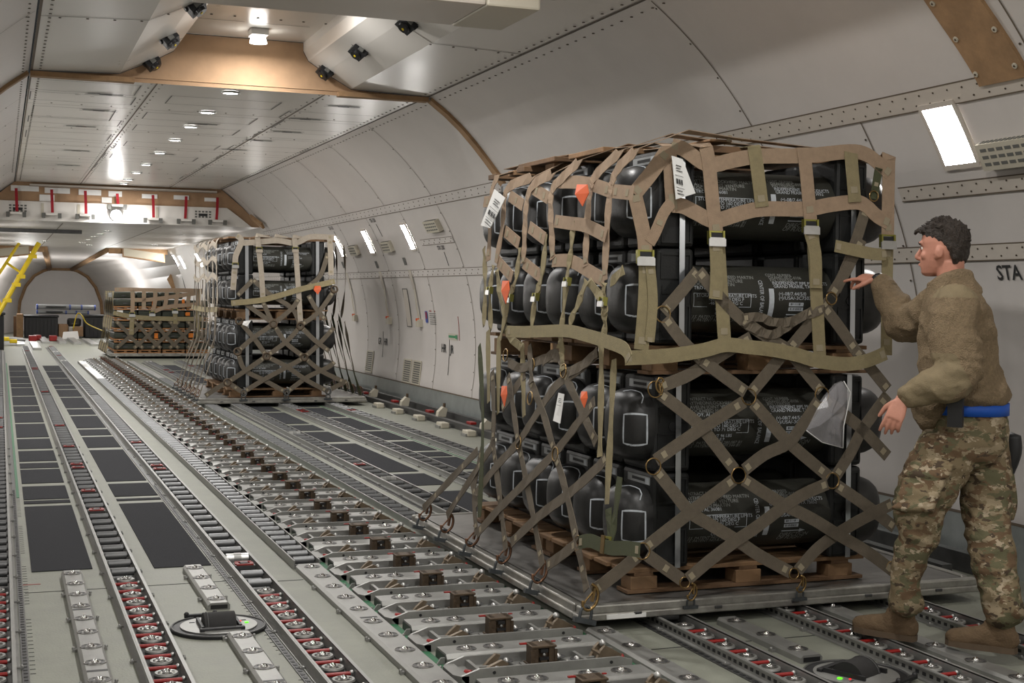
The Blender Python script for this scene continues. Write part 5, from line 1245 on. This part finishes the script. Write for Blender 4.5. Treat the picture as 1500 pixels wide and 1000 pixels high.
wr_ = JR['wr']; fr_ = (A(1240, 403, 6.62)-wr_).normalized(); hand(body, wr_+fr_*.012, fr_, Vector((0, 0, 1))-IA*.5, -1, .5, fcurl=[.16, .55, .75, .8])
rb = remesh(body, .0040, 3); rb.use('skin'); rb.mi = [0]*len(rb.f); body_o = rb.build('body', None, person)
for s in (-1, 1):
    k = MB(); k.use('eye_white').sphere(hp(.0785, s*.032, .120), .0095, 12, 8); k.use('hair').sphere(hp(.0852, s*.033, .120), .0052, 8, 6); k.build('eye', None, person)
    k = MB(); k.use('hair'); loft(k, [hp(.101, s*.014, .138), hp(.096, s*.035, .144), hp(.083, s*.055, .138)], [(.004, .004), (.0045, .004), (.003, .003)], (0, 0, 1), n=8); k.build('eyebrow', None, person)
k = MB(); k.use('lip'); loft(k, [hp(.098, -.02, .046), hp(.107, 0, .049), hp(.098, .02, .046)], [.0035, .005, .0035], (0, 0, 1), n=8); k.build('lips', None, person)
# ---- hair: short back and sides, longer rough top
hr = MB(); rs = random.Random(9)
slices(hr, [(.052, -.055, -.082, .050), (.075, -.05, -.096, .066), (.10, -.040, -.102, .0745), (.13, -.010, -.108, .0785), (.150, .035, -.110, .0795), (.170, .080, -.110, .0795), (.19, .096, -.108, .0775), (.212, .090, -.096, .068), (.232, .058, -.07, .050), (.242, .02, -.03, .024)])
for i in range(420):
    a = rs.uniform(0, 2*PI); e = rs.uniform(.15, 1.5); c = hp(-.008, 0, .135); dv = dH*(math.cos(a)*math.cos(e))+(-rH)*(math.sin(a)*math.cos(e))+Vector((0, 0, math.sin(e)))
    if dv.dot(dH) > .55 and e < .75: continue
    if e < .45 and dv.dot(dH) > .0: continue
    fr = dv.dot(dH); q = c+dH*(dv.dot(dH)*.098)+(-rH)*(dv.dot(-rH)*.074)+Vector((0, 0, dv.z*.100)); ln_ = rs.uniform(.014, .034)*(1.0 if e > .55 else .35)
    tip = q+dv*ln_+dH*(.012 if e > .6 else -.006)+Vector((0, 0, -.004))
    loft(hr, [q-dv*.01, q+dv*ln_*.5, tip], [.0075, .006, .0016], (0, 0, 1), n=6, sub=2)
for i in range(16):
    y = -.06+.008*i; q = hp(.09-abs(y)*.25, y, .195+rs.uniform(-.008, .01)); loft(hr, [q, q+dH*.02+Vector((0, 0, .006)), q+dH*.035+Vector((0, 0, rs.uniform(-.016, -.002)))], [.008, .007, .002], (0, 0, 1), n=6, sub=2)
rh = remesh(hr, .0030, 1, lambda v, n_: .0045*noise.noise(Vector((v.x*120+v.z*40, v.y*120, v.z*45)))+.004*noise.noise(v*55)); rh.use('hair'); rh.mi = [0]*len(rh.f); rh.build('hair', None, person)
# ---- trousers
def fold(amp, f1, f2, sx=1., seed=0.):
    def d(v, n_):
        p = Vector((v.x*f1*sx+seed, v.y*f1*sx, v.z*f2+.6*v.x*f1)); a = noise.noise(p); b = noise.noise(p*2.1+Vector((5, 1, 2)))
        return amp*(1.4*(.5-abs(a)*1.6)+.45*b)
    return d
tr = MB()
loft(tr, [A(1417, 600, 5.93), A(1416, 622, 5.93), A(1412, 648, 5.92), A(1410, 672, 5.92)], [(.160, .158), (.172, .172), (.176, .18), (.15, .16)], dP)
loft(tr, [HL['hip'], HL['th'], A(1346, 745, 5.84), HL['kn']+Vector((0, 0, -.05)), HL['sh'], A(1327, 862, 5.90), A(1328, 880, 5.91), A(1328, 892, 5.92)], [(.125, .125), (.128, .12), (.108, .104), (.090, .088), (.070, .074), (.064, .070), (.074, .078), (.062, .066)], dP)
loft(tr, [HR['hip'], HR['th'], HR['kn'], HR['sh'], A(1465, 866, 5.79), A(1470, 893, 5.78), A(1471, 910, 5.775)], [(.125, .125), (.112, .112), (.100, .10), (.092, .09), (.080, .084), (.086, .088), (.070, .072)], dP)
# cargo pocket and its flap on the outer left thigh
c = A(1350, 716, 5.745); t_ = (HL['kn']-HL['hip']).normalized(); s_ = dP; n_ = t_.cross(s_).normalized()
tr.obox(c+n_*0, s_, t_, n_, .082, .10, .022); tr.obox(c-t_*.085, s_, t_, n_, .09, .032, .030)
rt = remesh(tr, .0085, 2, fold(.0085, 9, 15)); rt.use('camo'); rt.mi = [0]*len(rt.f); rt.build('trousers', None, person)
# ---- jacket
jk = MB()
loft(jk, [A(1396, 424, 5.93), A(1397, 442, 5.93), A(1401, 480, 5.93), A(1404, 530, 5.93), A(1408, 566, 5.93), A(1411, 582, 5.93), A(1411, 590, 5.93)], [(.085, .12), (.125, .185), (.158, .20), (.168, .195), (.184, .198), (.196, .205), (.168, .178)], dT)
loft(jk, [A(1372, 562, 5.95), A(1362, 598, 5.94), A(1355, 618, 5.95)], [(.085, .15), (.082, .14), (.055, .09)], dT)
loft(jk, [JL['sh']+Vector((0, 0, .0))-rT*-.03, JL['sh'], JL['mid'], JL['el'], A(1384, 560, 5.66), JL['fm'], A(1336, 578, 5.69), JL['wr']], [.085, .098, .102, .096, .083, .072, .056, .040], (0, 0, 1))
loft(jk, [JR['sh'], JR['mid'], JR['el'], A(1317, 458, 6.38), JR['fm'], A(1296, 424, 6.47), JR['wr']], [.095, .092, .088, .083, .072, .058, .040], (0, 0, 1))
loft(jk, [A(1396, 436, 5.93), A(1392, 418, 5.93), A(1389, 407, 5.935)], [(.125, .125), (.105, .10), (.098, .094)], dT)
def fold2(v, n_):
    d1 = min((v-JL['fm']).length, (v-JR['fm']).length, (v-JL['el']).length, (v-JR['el']).length)
    k_ = max(0, 1-d1/.2); p = Vector((v.x*7, v.y*7, v.z*10+4)); a = noise.noise(p); b = noise.noise(p*2.3); c_ = noise.noise(Vector((v.x*26+v.z*9, v.y*26, v.z*22)))
    hem = max(0, 1-abs(v.z-hemz)/.12)
    return .0115*(1.3*(.45-abs(a)*1.7)+.4*b)+(.006*k_+.005*hem)*c_+.0016*noise.noise(v*70)
hemz = A(1409, 578, 5.93).z
rj_ = remesh(jk, .0070, 2, fold2); rj_.use('fleece'); rj_.use('shell_cloth')
def seg_d(p, a, b): t = max(0, min(1, (p-a).dot(b-a)/(b-a).length_squared)); return (p-a-(b-a)*t).length, t
rj_.mi = []
for f in rj_.f:
    p = sum((Vector(rj_.v[i]) for i in f), Vector())/len(f); d1, t1 = seg_d(p, JL['el'], JL['wr']); d0, t0 = seg_d(p, JL['sh'], JL['el'])
    yoke = p.z > A(1396, 436, 5.93).z and d0 < .15 and p.z < A(1396, 418, 5.93).z
    rj_.mi.append(1 if (d1 < .112 and t1 > .0 and (t0 > .62)) or yoke else 0)
rj_.build('jacket', None, person)
k = MB(); k.use('shell_cloth'); loft(k, [JL['wr']+(JL['fm']-JL['wr']).normalized()*.02, JL['wr']], [.043, .041], (0, 0, 1)); k.build('cuff', None, person)
k = MB(); k.use('shell_cloth'); k.obox(A(1347, 468, 5.85), dT.cross(Vector((0, 0, 1))), (0, 0, 1), dT, .03, .012, .05); k.build('name_tape', None, person) if False else None
# ---- belt, pouch, holster, watch
c = [A(1417, 597, 5.93)+dP*(.166*math.cos(a))+rP*(.164*math.sin(a)) for a in np.linspace(0, 2*PI, 40, endpoint=False)]
k = MB(); k.use('belt_blue'); n_ = len(c); vs = []
for p in c:
    o_ = (p-A(1417, 597, 5.93)).normalized()
    for dn, dz in ((0, -.026), (.007, -.026), (.007, .026), (0, .026)): vs.append(p+o_*dn+Vector((0, 0, dz)))
k.add(vs, [(i*4+j, ((i+1) % n_)*4+j, ((i+1) % n_)*4+(j+1) % 4, i*4+(j+1) % 4) for i in range(n_) for j in range(4)], True); bl = k.build('belt', None, person); bl['label'] = 'bright blue belt'
k = MB(); k.use('black'); cp = A(1400, 598, 5.715); k.obox(cp, dP, (0, 0, 1), rP, .030, .078, .022).obox(cp-rP*.014+Vector((0, 0, .04)), dP, (0, 0, 1), rP, .033, .03, .014); o = k.build('radio_pouch', None, person); o['label'] = 'black pouch on the left hip'
k = MB(); k.use('black'); cp = A(1481, 668, 5.99); loft(k, [cp+Vector((0, 0, .09)), cp+Vector((0, 0, .02)), cp-Vector((0, 0, .07))+dP*.02, cp-Vector((0, 0, .11))+dP*.03], [(.04, .028), (.045, .032), (.036, .028), (.022, .02)], dP, n=12, expo=3.2); o = k.build('holster', None, person)
k = MB(); k.use('black'); loft(k, [JR['wr']+(JR['wr']-JR['fm']).normalized()*.004, JR['wr']+(JR['wr']-JR['fm']).normalized()*.02], [.031, .030], (0, 0, 1)); k.build('wristwatch', None, person)
k = MB(); k.use('camo'); loft(k, [A(1478, 690, 5.99), A(1483, 735, 5.985), A(1480, 760, 5.98)], [(.02, .03), (.022, .03), (.015, .02)], dP, n=10); k.build('leg_pouch', None, person)
# ---- boots
def boot(toe, heel, ank, name='boot'):
    d = Vector((toe.x-heel.x, toe.y-heel.y, 0)).normalized(); r = right_of(d); o = Vector((heel.x, heel.y, .052)); L_ = .295
    q = lambda x, y, z: o+d*x+r*y+Vector((0, 0, z))
    k = MB(); 
    loft(k, [q(.0, 0, .05), q(.03, 0, .055), q(.09, 0, .062), q(.15, 0, .05), q(.21, 0, .042), q(.262, 0, .036), q(.285, 0, .03)], [(.034, .03), (.05, .038), (.06, .042), (.047, .046), (.040, .049), (.033, .044), (.02, .028)], (0, 0, 1), expo=2.5)
    loft(k, [q(.06, 0, .06), q(.062, 0, .12), q(.066, 0, .17), Vector((ank.x, ank.y, ank.z+.06))], [(.058, .046), (.055, .046), (.058, .052), (.062, .058)], d)
    for i in range(5): loft(k, [q(.128-.012*i, -.03, .085+.02*i), q(.140-.012*i, 0, .10+.021*i), q(.128-.012*i, .03, .085+.02*i)], [.005, .006, .005], (0, 0, 1), n=8)
    b_ = remesh(k, .006, 2, fold(.002, 18, 22)); b_.use('boot'); b_.mi = [0]*len(b_.f); bo = b_.build(name, None, person)
    k = MB(); k.use('boot_sole'); n = 20; vs = []
    out = [(.0, .028), (-.008, .0), (.0, -.028), (.05, -.040), (.10, -.040), (.16, -.048), (.22, -.051), (.27, -.040), (.292, -.015), (.292, .015), (.27, .040), (.22, .051), (.16, .048), (.10, .040), (.05, .040)]
    for z in (0.0, .026): vs += [q(x, y, z) for x, y in out]
    n = len(out); k.add(vs, [(i, (i+1) % n, n+(i+1) % n, n+i) for i in range(n)]+[tuple(range(n)), tuple(range(2*n-1, n-1, -1))]); k.build('sole', None, bo)
hl = at_z(1340, 938, .055); tl = hl+heading(42)*.29; boot(tl, hl, HL['an'])
hr_ = at_z(1488, 956, .055); boot(hr_+heading(33)*.29, hr_, HR['an'])
# ================================================================ WALL SIGNS, VENTS, FAR CLUTTER
def wall_text(body, Y, z, size, label, matn='ink', cat='lettering', extra=None):
    vs, fs = text_mesh(body, size, bold=size*.018); t = thing('wall_lettering', label, cat, wallp(Y, z)); k = MB(); k.use(matn)
    k.add([wallp(Y-v.x, z+v.y, .005) for v in vs], fs)
    if extra: extra(k)
    k.build('letters', None, t); return t
def bar(Y, za, zb, wd=.012, matn='ink'):
    def f(k): k.use(matn).ribbon([wallp(Y, z, .003) for z in np.linspace(za, zb, 5)], prof_n(za), wd, .002)
    return f
wall_text('STA', 6.20, 1.66, .115, 'black letters STA on the wall at the right edge of the picture')
wall_text('LR', 7.30, .78, .115, 'black letters half hidden by the hanging left hand of the person')
wall_text('GR', 19.90, .785, .14, 'letters GR left of a thin vertical line on the far right wall', extra=bar(19.62, .60, .98)); wall_text('HR', 19.56, .785, .14, 'letters HR right of the thin line, second marking on the far right wall')
wall_text('HR', 16.76, .80, .15, 'letters HR left of a thin vertical line near the near stack', extra=bar(16.43, .52, 1.02)); wall_text('JR', 16.39, .80, .15, 'letters JR right of a thin vertical line near the near stack')
for Y, z, txt, lab in ((16.02, 2.09, 'STA 1280', 'station marking under the short riveted band on the far right wall'), (18.45, 2.53, 'STA 1200', 'station marking above the second light panel on the far right wall'), (21.0, 2.53, 'STA 1120', 'station marking at the upper right corner of the second stack')):
    wall_text(txt, Y+.16, z, .07, lab, extra=bar(Y-.04, z-.2, z-.03, .014))
tag(MB().use('red').ribbon([wallp(16.03, z, .003) for z in np.linspace(.97, 1.27, 4)], prof_n(1.2), .014, .002).build('red_stripe'), 'thin red vertical stripe on the far right wall', 'stripe')
def panel(k, Y, z, wd, hh, m_, d=.006):
    k.use(m_); k.add([wallp(Y+wd/2, z-hh/2, d), wallp(Y-wd/2, z-hh/2, d), wallp(Y-wd/2, z+hh/2, d), wallp(Y+wd/2, z+hh/2, d)], [(0, 1, 2, 3)]); return k
t = thing('instruction_placard', 'white placard with blue oval and fine text on the far right wall', 'placard', wallp(17.2, 1.23)); k = MB()
panel(k, 17.36, 1.24, .11, .15, 'sign_blue'); panel(k, 17.36, 1.26, .06, .09, 'red', .008); panel(k, 17.36, 1.18, .05, .04, 'sign_blue', .009)
for i in range(6): panel(k, 17.08, 1.285-i*.027, .28, .009, 'vent_dark')
panel(k, 17.16, 1.32, .1, .013, 'red'); panel(k, 16.97, 1.32, .05, .013, 'red'); k.build('print', None, t)
t = thing('exit_placard', 'small white and green placard beside the red stripe on the far right wall', 'placard', wallp(16.28, 1.01)); k = MB(); panel(k, 16.28, 1.01, .36, .08, 'vent_cream'); panel(k, 16.30, 1.01, .30, .03, 'sign_green', .0075); panel(k, 16.14, 1.01, .07, .05, 'sign_green', .008); k.build('print', None, t)
# floor level grilles
for Y, z, lab in ((20.3, .50, 'leftmost floor level air grille on the far right wall'), (18.24, .47, 'middle floor level air grille on the far right wall'), (17.78, .47, 'floor level air grille nearest the near stack')):
    t = thing('air_grille', lab, 'air grille', wallp(Y, z), 'floor level air grilles'); k = MB(); panel(k, Y, z, .36, .30, 'vent_dark', .006)
    for i in range(9): panel(k, Y, z-.12+i*.03, .34, .012, 'vent_cream', .010)
    k.build('louvres', None, t); k = MB()
    for dy in (-.18, .18): k.use('vent_cream').ribbon([wallp(Y+dy, z-.16, .004), wallp(Y+dy, z+.16, .004)], prof_n(z), .03, .01)
    for dz in (-.155, .155): k.ribbon([wallp(Y-.18, z+dz, .004), wallp(Y+.18, z+dz, .004)], prof_n(z), .025, .01)
    k.build('surround', None, t)
# slotted vents high on the wall
def loud(Y, z, ln_, lab):
    t = thing('slotted_vent', lab, 'vent', wallp(Y, z), 'slotted vents high on the wall'); n = prof_n(z); u = Vector((0, 1, 0)); v = n.cross(u); c = wallp(Y, z, .03)
    MB().use('vent_cream').obox(c, u, v, n, ln_/2, .075, .03).build('body', None, t); k = MB(); k.use('vent_dark')
    for r in range(3):
        for q in range(6): k.obox(c+u*((q-2.5)*ln_*.15)+v*((r-1)*.04), u, v, n, ln_*.055, .009, .0315)
    for q in range(12): k.obox(c+u*((q-5.5)*ln_*.08)+v*.074, u, v, n, ln_*.02, .004, .018); k.obox(c+u*((q-5.5)*ln_*.08)-v*.074, u, v, n, ln_*.02, .004, .018)
    k.build('slots', None, t)
loud(5.80, 2.33, .42, 'slotted cream vent at the right edge, beside the large light panel'); loud(15.9, 2.38, .5, 'slotted cream vent nearest the near stack on the far wall'); loud(18.3, 2.2, .4, 'slotted cream vent between two light panels on the far wall'); loud(20.2, 2.2, .4, 'slotted cream vent right of the second stack')
# recessed pull handles with their straps and orange-tipped clips
for Y, lab in ((21.26, 'leftmost strap holder on the far right wall'), (19.24, 'middle strap holder on the far right wall'), (17.70, 'strap holder nearest the placard on the far right wall')):
    t = thing('wall_strap_holder', lab, 'strap holder', wallp(Y, 1.4), 'strap holders on the far right wall'); k = MB(); panel(k, Y+.02, 1.78-.05, .13, .26, 'vent_cream', .008); panel(k, Y+.02, 1.73, .10, .22, 'band_cream', .01); k.build('recess', None, t)
    k = MB(); k.use('vent_cream').ribbon([wallp(Y-.02, 1.62, .012), wallp(Y-.03, 1.4, .03), wallp(Y-.05, 1.2, .02)], prof_n(1.4), .05, .006); k.build('strap', None, t)
    k = MB(); c = wallp(Y-.06, 1.15, .03); k.use('vent_cream').obox(c, (0, 1, 0), (0, 0, 1), (1, 0, 0), .07, .05, .03).use('orange').obox(c+Vector((-.02, .02, .05)), (0, 1, 0), (0, 0, 1), (1, 0, 0), .02, .016, .02); k.build('clip', None, t)
t = thing('wall_hatch', 'tall narrow hatch outlined in dark lines on the far right wall', 'hatch', wallp(18.2, 1.35)); k = MB(); panel(k, 18.2, 1.35, .22, .52, 'band_cream', .004)
for dy in (-.11, .11): k.use('vent_dark').ribbon([wallp(18.2+dy, z, .006) for z in (1.09, 1.35, 1.61)], prof_n(1.4), .012, .003)
for z in (1.09, 1.61): k.ribbon([wallp(18.09, z, .006), wallp(18.31, z, .006)], prof_n(z), .012, .003)
k.build('cover', None, t)
for Y, z in ((17.82, 1.98), (19.31, 1.96), (21.34, 1.99)): tag(panel(MB(), Y, z, .12, .1, 'vent_dark').build('small_plate'), {17.82: 'small grey plate below the nearest far light panel', 19.31: 'small grey plate below the second far light panel', 21.34: 'small grey plate beside the second stack corner'}[Y], 'plate')
t = thing('grab_bar', 'wooden toned grab bar beside the low ceiling step on the right wall', 'bar', wallp(25.8, 2.9)); MB().use('brown_rib').ribbon([wallp(26.0, 3.0, .05), wallp(25.6, 2.82, .05)], prof_n(2.7), .12, .05).build('bar', None, t)
# ---- near the nose
t = thing('yellow_ladder', 'yellow folding ladder leaning from the low ceiling at the left edge', 'ladder', (.3, 30, 0))
la = [at_y(57, 356, 30), at_y(0, 455, 29.6)]; lb = [at_y(28, 356, 30.5), at_y(-14, 420, 30.2)]
ex = (la[1]-la[0]); k0 = MB(); k0.use('yellow').cyl(la[0], la[0]+ex*1.5, .05, 8); k0.build('rail', None, t)
ex2 = (lb[1]-lb[0]); MB().use('yellow').cyl(lb[0], lb[0]+ex2*1.6, .032, 8).build('rail', None, t)
for f in (.45, .95): MB().use('yellow').cyl(la[0]+ex*f, lb[0]+ex2*f*1.0, .025, 6).build('rung', None, t)
k = MB(); k.use('yellow')
for f in (.2, .5, .62, .85): q = la[0]+ex*f; k.box(q.x-.06, q.x+.11, q.y-.05, q.y+.05, q.z-.04, q.z+.04)
k.build('bracket', None, t)
MB().use('alu_dark').box(-.9, 1.6, 29.9, 30.0, 2.70, 2.775).build('ceiling_rail', None, t)
k = MB(); p = at_z(8, 505, 0); k.use('yellow').box(p.x-.5, p.x+.1, p.y-.4, p.y+.1, .12, .22, .02).box(p.x+.1, p.x+.3, p.y-.3, p.y-.05, .06, .16, .02).box(p.x-.3, p.x-.1, p.y-.3, p.y, 0, .14); k.use('alu').cyl((p.x-.2, p.y, .2), (p.x+.5, p.y+.6, .12), .05, 8); tag(k.build('tow_fitting'), 'yellow and grey floor fitting at the far left', 'fitting')
def crate(x0, x1, y, dp, z0, z1, label, m_='black', ribs=9):
    t = thing('storage_crate', label, 'crate', ((x0+x1)/2, y, z0)); MB().use(m_).box(x0, x1, y, y+dp, z0, z1-.06, .03).build('body', None, t); k = MB(); k.use(m_)
    for i in range(ribs): xx = x0+(x1-x0)*(i+.5)/ribs; k.box(xx-.03, xx+.03, y-.03, y+.001, z0+.05, z1-.12)
    if ribs: k.build('ribs', None, t)
    MB().use(m_).box(x0-.03, x1+.03, y-.04, y+dp+.03, z1-.07, z1, .02).build('lid', None, t); return t
def X(px, Y, y=480): return at_y(px, y, Y).x
def Zp(py, Y, x=100): return at_y(x, py, Y).z
Yc = 45.6
crate(X(36, Yc), X(85, Yc), Yc, 1.1, 0, .72, 'wide ribbed black crate on the floor before the nose'); crate(X(124, Yc), X(154, Yc), Yc, 1.1, 0, .74, 'black crate right of the white case, half behind the distant stack', ribs=5)
crate(X(-22, 36), X(6, 36), 36.2, 1, 0, .95, 'black crate cut by the left edge of the picture', ribs=3)
k = MB(); k.use('brown_rib').box(X(24.5, Yc), X(34, Yc), Yc, Yc+.9, 0, .75, .02); tag(k.build('brown_carton'), 'tall brown carton left of the ribbed black crate', 'carton')
k = MB(); k.use('wood').box(X(20, Yc+.6), X(25, Yc+.6), Yc+.95, Yc+1.4, 0, .66); tag(k.build('brown_board'), 'dark brown board behind the tall brown carton', 'board')
t = thing('equipment_case', 'black hard case with handle, stacked right of the ribbed crate', 'case', (X(109, Yc+.3), Yc+.3, .34)); MB().use('black').box(X(99, Yc+.3), X(119, Yc+.3), Yc+.3, Yc+.8, .36, .62, .06).build('shell', None, t); MB().use('vent_dark').box(X(105, Yc+.3), X(113, Yc+.3), Yc+.26, Yc+.3, .43, .47).build('handle', None, t)
tag(MB().use('paper').box(X(101, Yc), X(122, Yc), Yc+.2, Yc+.9, 0, .355, .02).build('white_box'), 'white box under the black hard case', 'box'); tag(MB().use('brown_cloth').box(X(107, Yc-.1), X(122, Yc-.1), Yc-.1, Yc+.1, .06, .37, .01).build('cardboard_box'), 'open tan cardboard box in front of the white box', 'box'); tag(MB().use('brown_cloth').box(X(86, Yc), X(100, Yc), Yc+.1, Yc+.9, 0, .43, .02).build('cardboard_box'), 'tan cardboard box between the ribbed crate and the white box', 'box')
k = MB(); k.use('paper'); a = at_z(91, 497, 0); k.add([(a.x, a.y, .02), (a.x+.5, a.y, .02), (a.x+.48, a.y+.4, .25), (a.x+.05, a.y+.4, .22), (a.x, a.y, .0), (a.x+.5, a.y, .0), (a.x+.48, a.y+.42, .23), (a.x+.05, a.y+.42, .2)], [(0, 1, 2, 3), (7, 6, 5, 4), (0, 4, 5, 1), (1, 5, 6, 2), (2, 6, 7, 3), (3, 7, 4, 0)]); tag(k.build('paper_sheet'), 'white sheet slumped on the floor before the cardboard boxes', 'sheet')
for i, (za, rr) in enumerate(((.98, .085), (.815, .06))):
    Yt = Yc+.5; t = thing('rolled_tube', ['upper silver and blue rolled tube lying across the far crates', 'lower silver and blue rolled tube lying across the far crates'][i], 'tube', (X(90, Yt), Yt, za)); x0, x1 = X(53, Yt), X(140-i*10, Yt)
    MB().use('label_grey').cyl((x0, Yt, za), (x1, Yt+.3, za-.02), rr, 12).build('roll', None, t); k = MB(); k.use('sign_blue')
    for f in (.0, .55, .75, .98): p = Vector((x0+(x1-x0)*f, Yt+.3*f, za-.02*f)); k.cyl(p, p+Vector((.05, .005, 0)), rr*1.06, 12)
    k.use('ink').box(x0+.3, x0+(x1-x0)*.5, Yt-rr-.01, Yt-rr+.06, za-.02, za+.02); k.build('bands', None, t)
k = MB(); k.use('yellow').tube(smooth_poly([at_y(107, 482, Yc-.2), at_y(113, 460, Yc-.2), at_y(120, 462, Yc-.2), at_y(128, 474, Yc-.3), at_y(152, 485, 44)], 5), .018, 6); tag(k.build('yellow_hose'), 'thin yellow hose looped over the far crates to the distant stack', 'hose')
for i, (px, py) in enumerate([(28, 500), (62, 497), (85, 497), (105, 498), (128, 500), (50, 505)]):
    p = at_z(px, py, 0); tag(MB().use('alu_bright').box(p.x-.1, p.x+.1, p.y-3.5, p.y+1, 0, .06).build('floor_rail'), ['leftmost bright floor rail at the nose threshold', 'second bright floor rail from the left at the nose threshold', 'third bright floor rail from the left at the nose threshold', 'fourth bright floor rail from the left at the nose threshold', 'rightmost bright floor rail at the nose threshold', 'nearest bright floor rail before the nose threshold'][i], 'floor rail', 'bright floor rails at the nose')
for i, (px, py) in enumerate([(47, 499), (54, 498), (77, 499)]):
    p = at_z(px, py, 0); tag(MB().use('red').box(p.x-.1, p.x+.12, p.y-.3, p.y+.2, 0, .16, .02).build('red_stop'), ['left red floor stop before the ribbed crate', 'middle red floor stop before the ribbed crate', 'right red floor stop at the corner of the ribbed crate'][i], 'floor stop', 'red floor stops')
for s_ in (1, -1):
    t = thing('window_panel', f'gold and white window panel under the low ceiling end, {"right" if s_ > 0 else "left"} side', 'panel', (XC+s_*2.1, YE, 2.5)); u = Vector((s_*.97, 0, -.12)).normalized(); q = Vector((XC+s_*1.9, YE-.05, 2.60))
    MB().use('brown_cloth').obox(q, u, (0, .3, 1), (0, -1, .3), .62, .15, .02).build('backing', None, t); k = MB(); k.use('vent_cream').obox(q+Vector((0, -.025, 0)), u, (0, .3, 1), (0, -1, .3), .58, .11, .006).use('yellow')
    for f in (-.45, -.12, .12, .45): k.obox(q+u*f+Vector((0, -.034, -.03)), u, (0, .3, 1), (0, -1, .3), .10, .07, .004)
    k.build('panes', None, t)
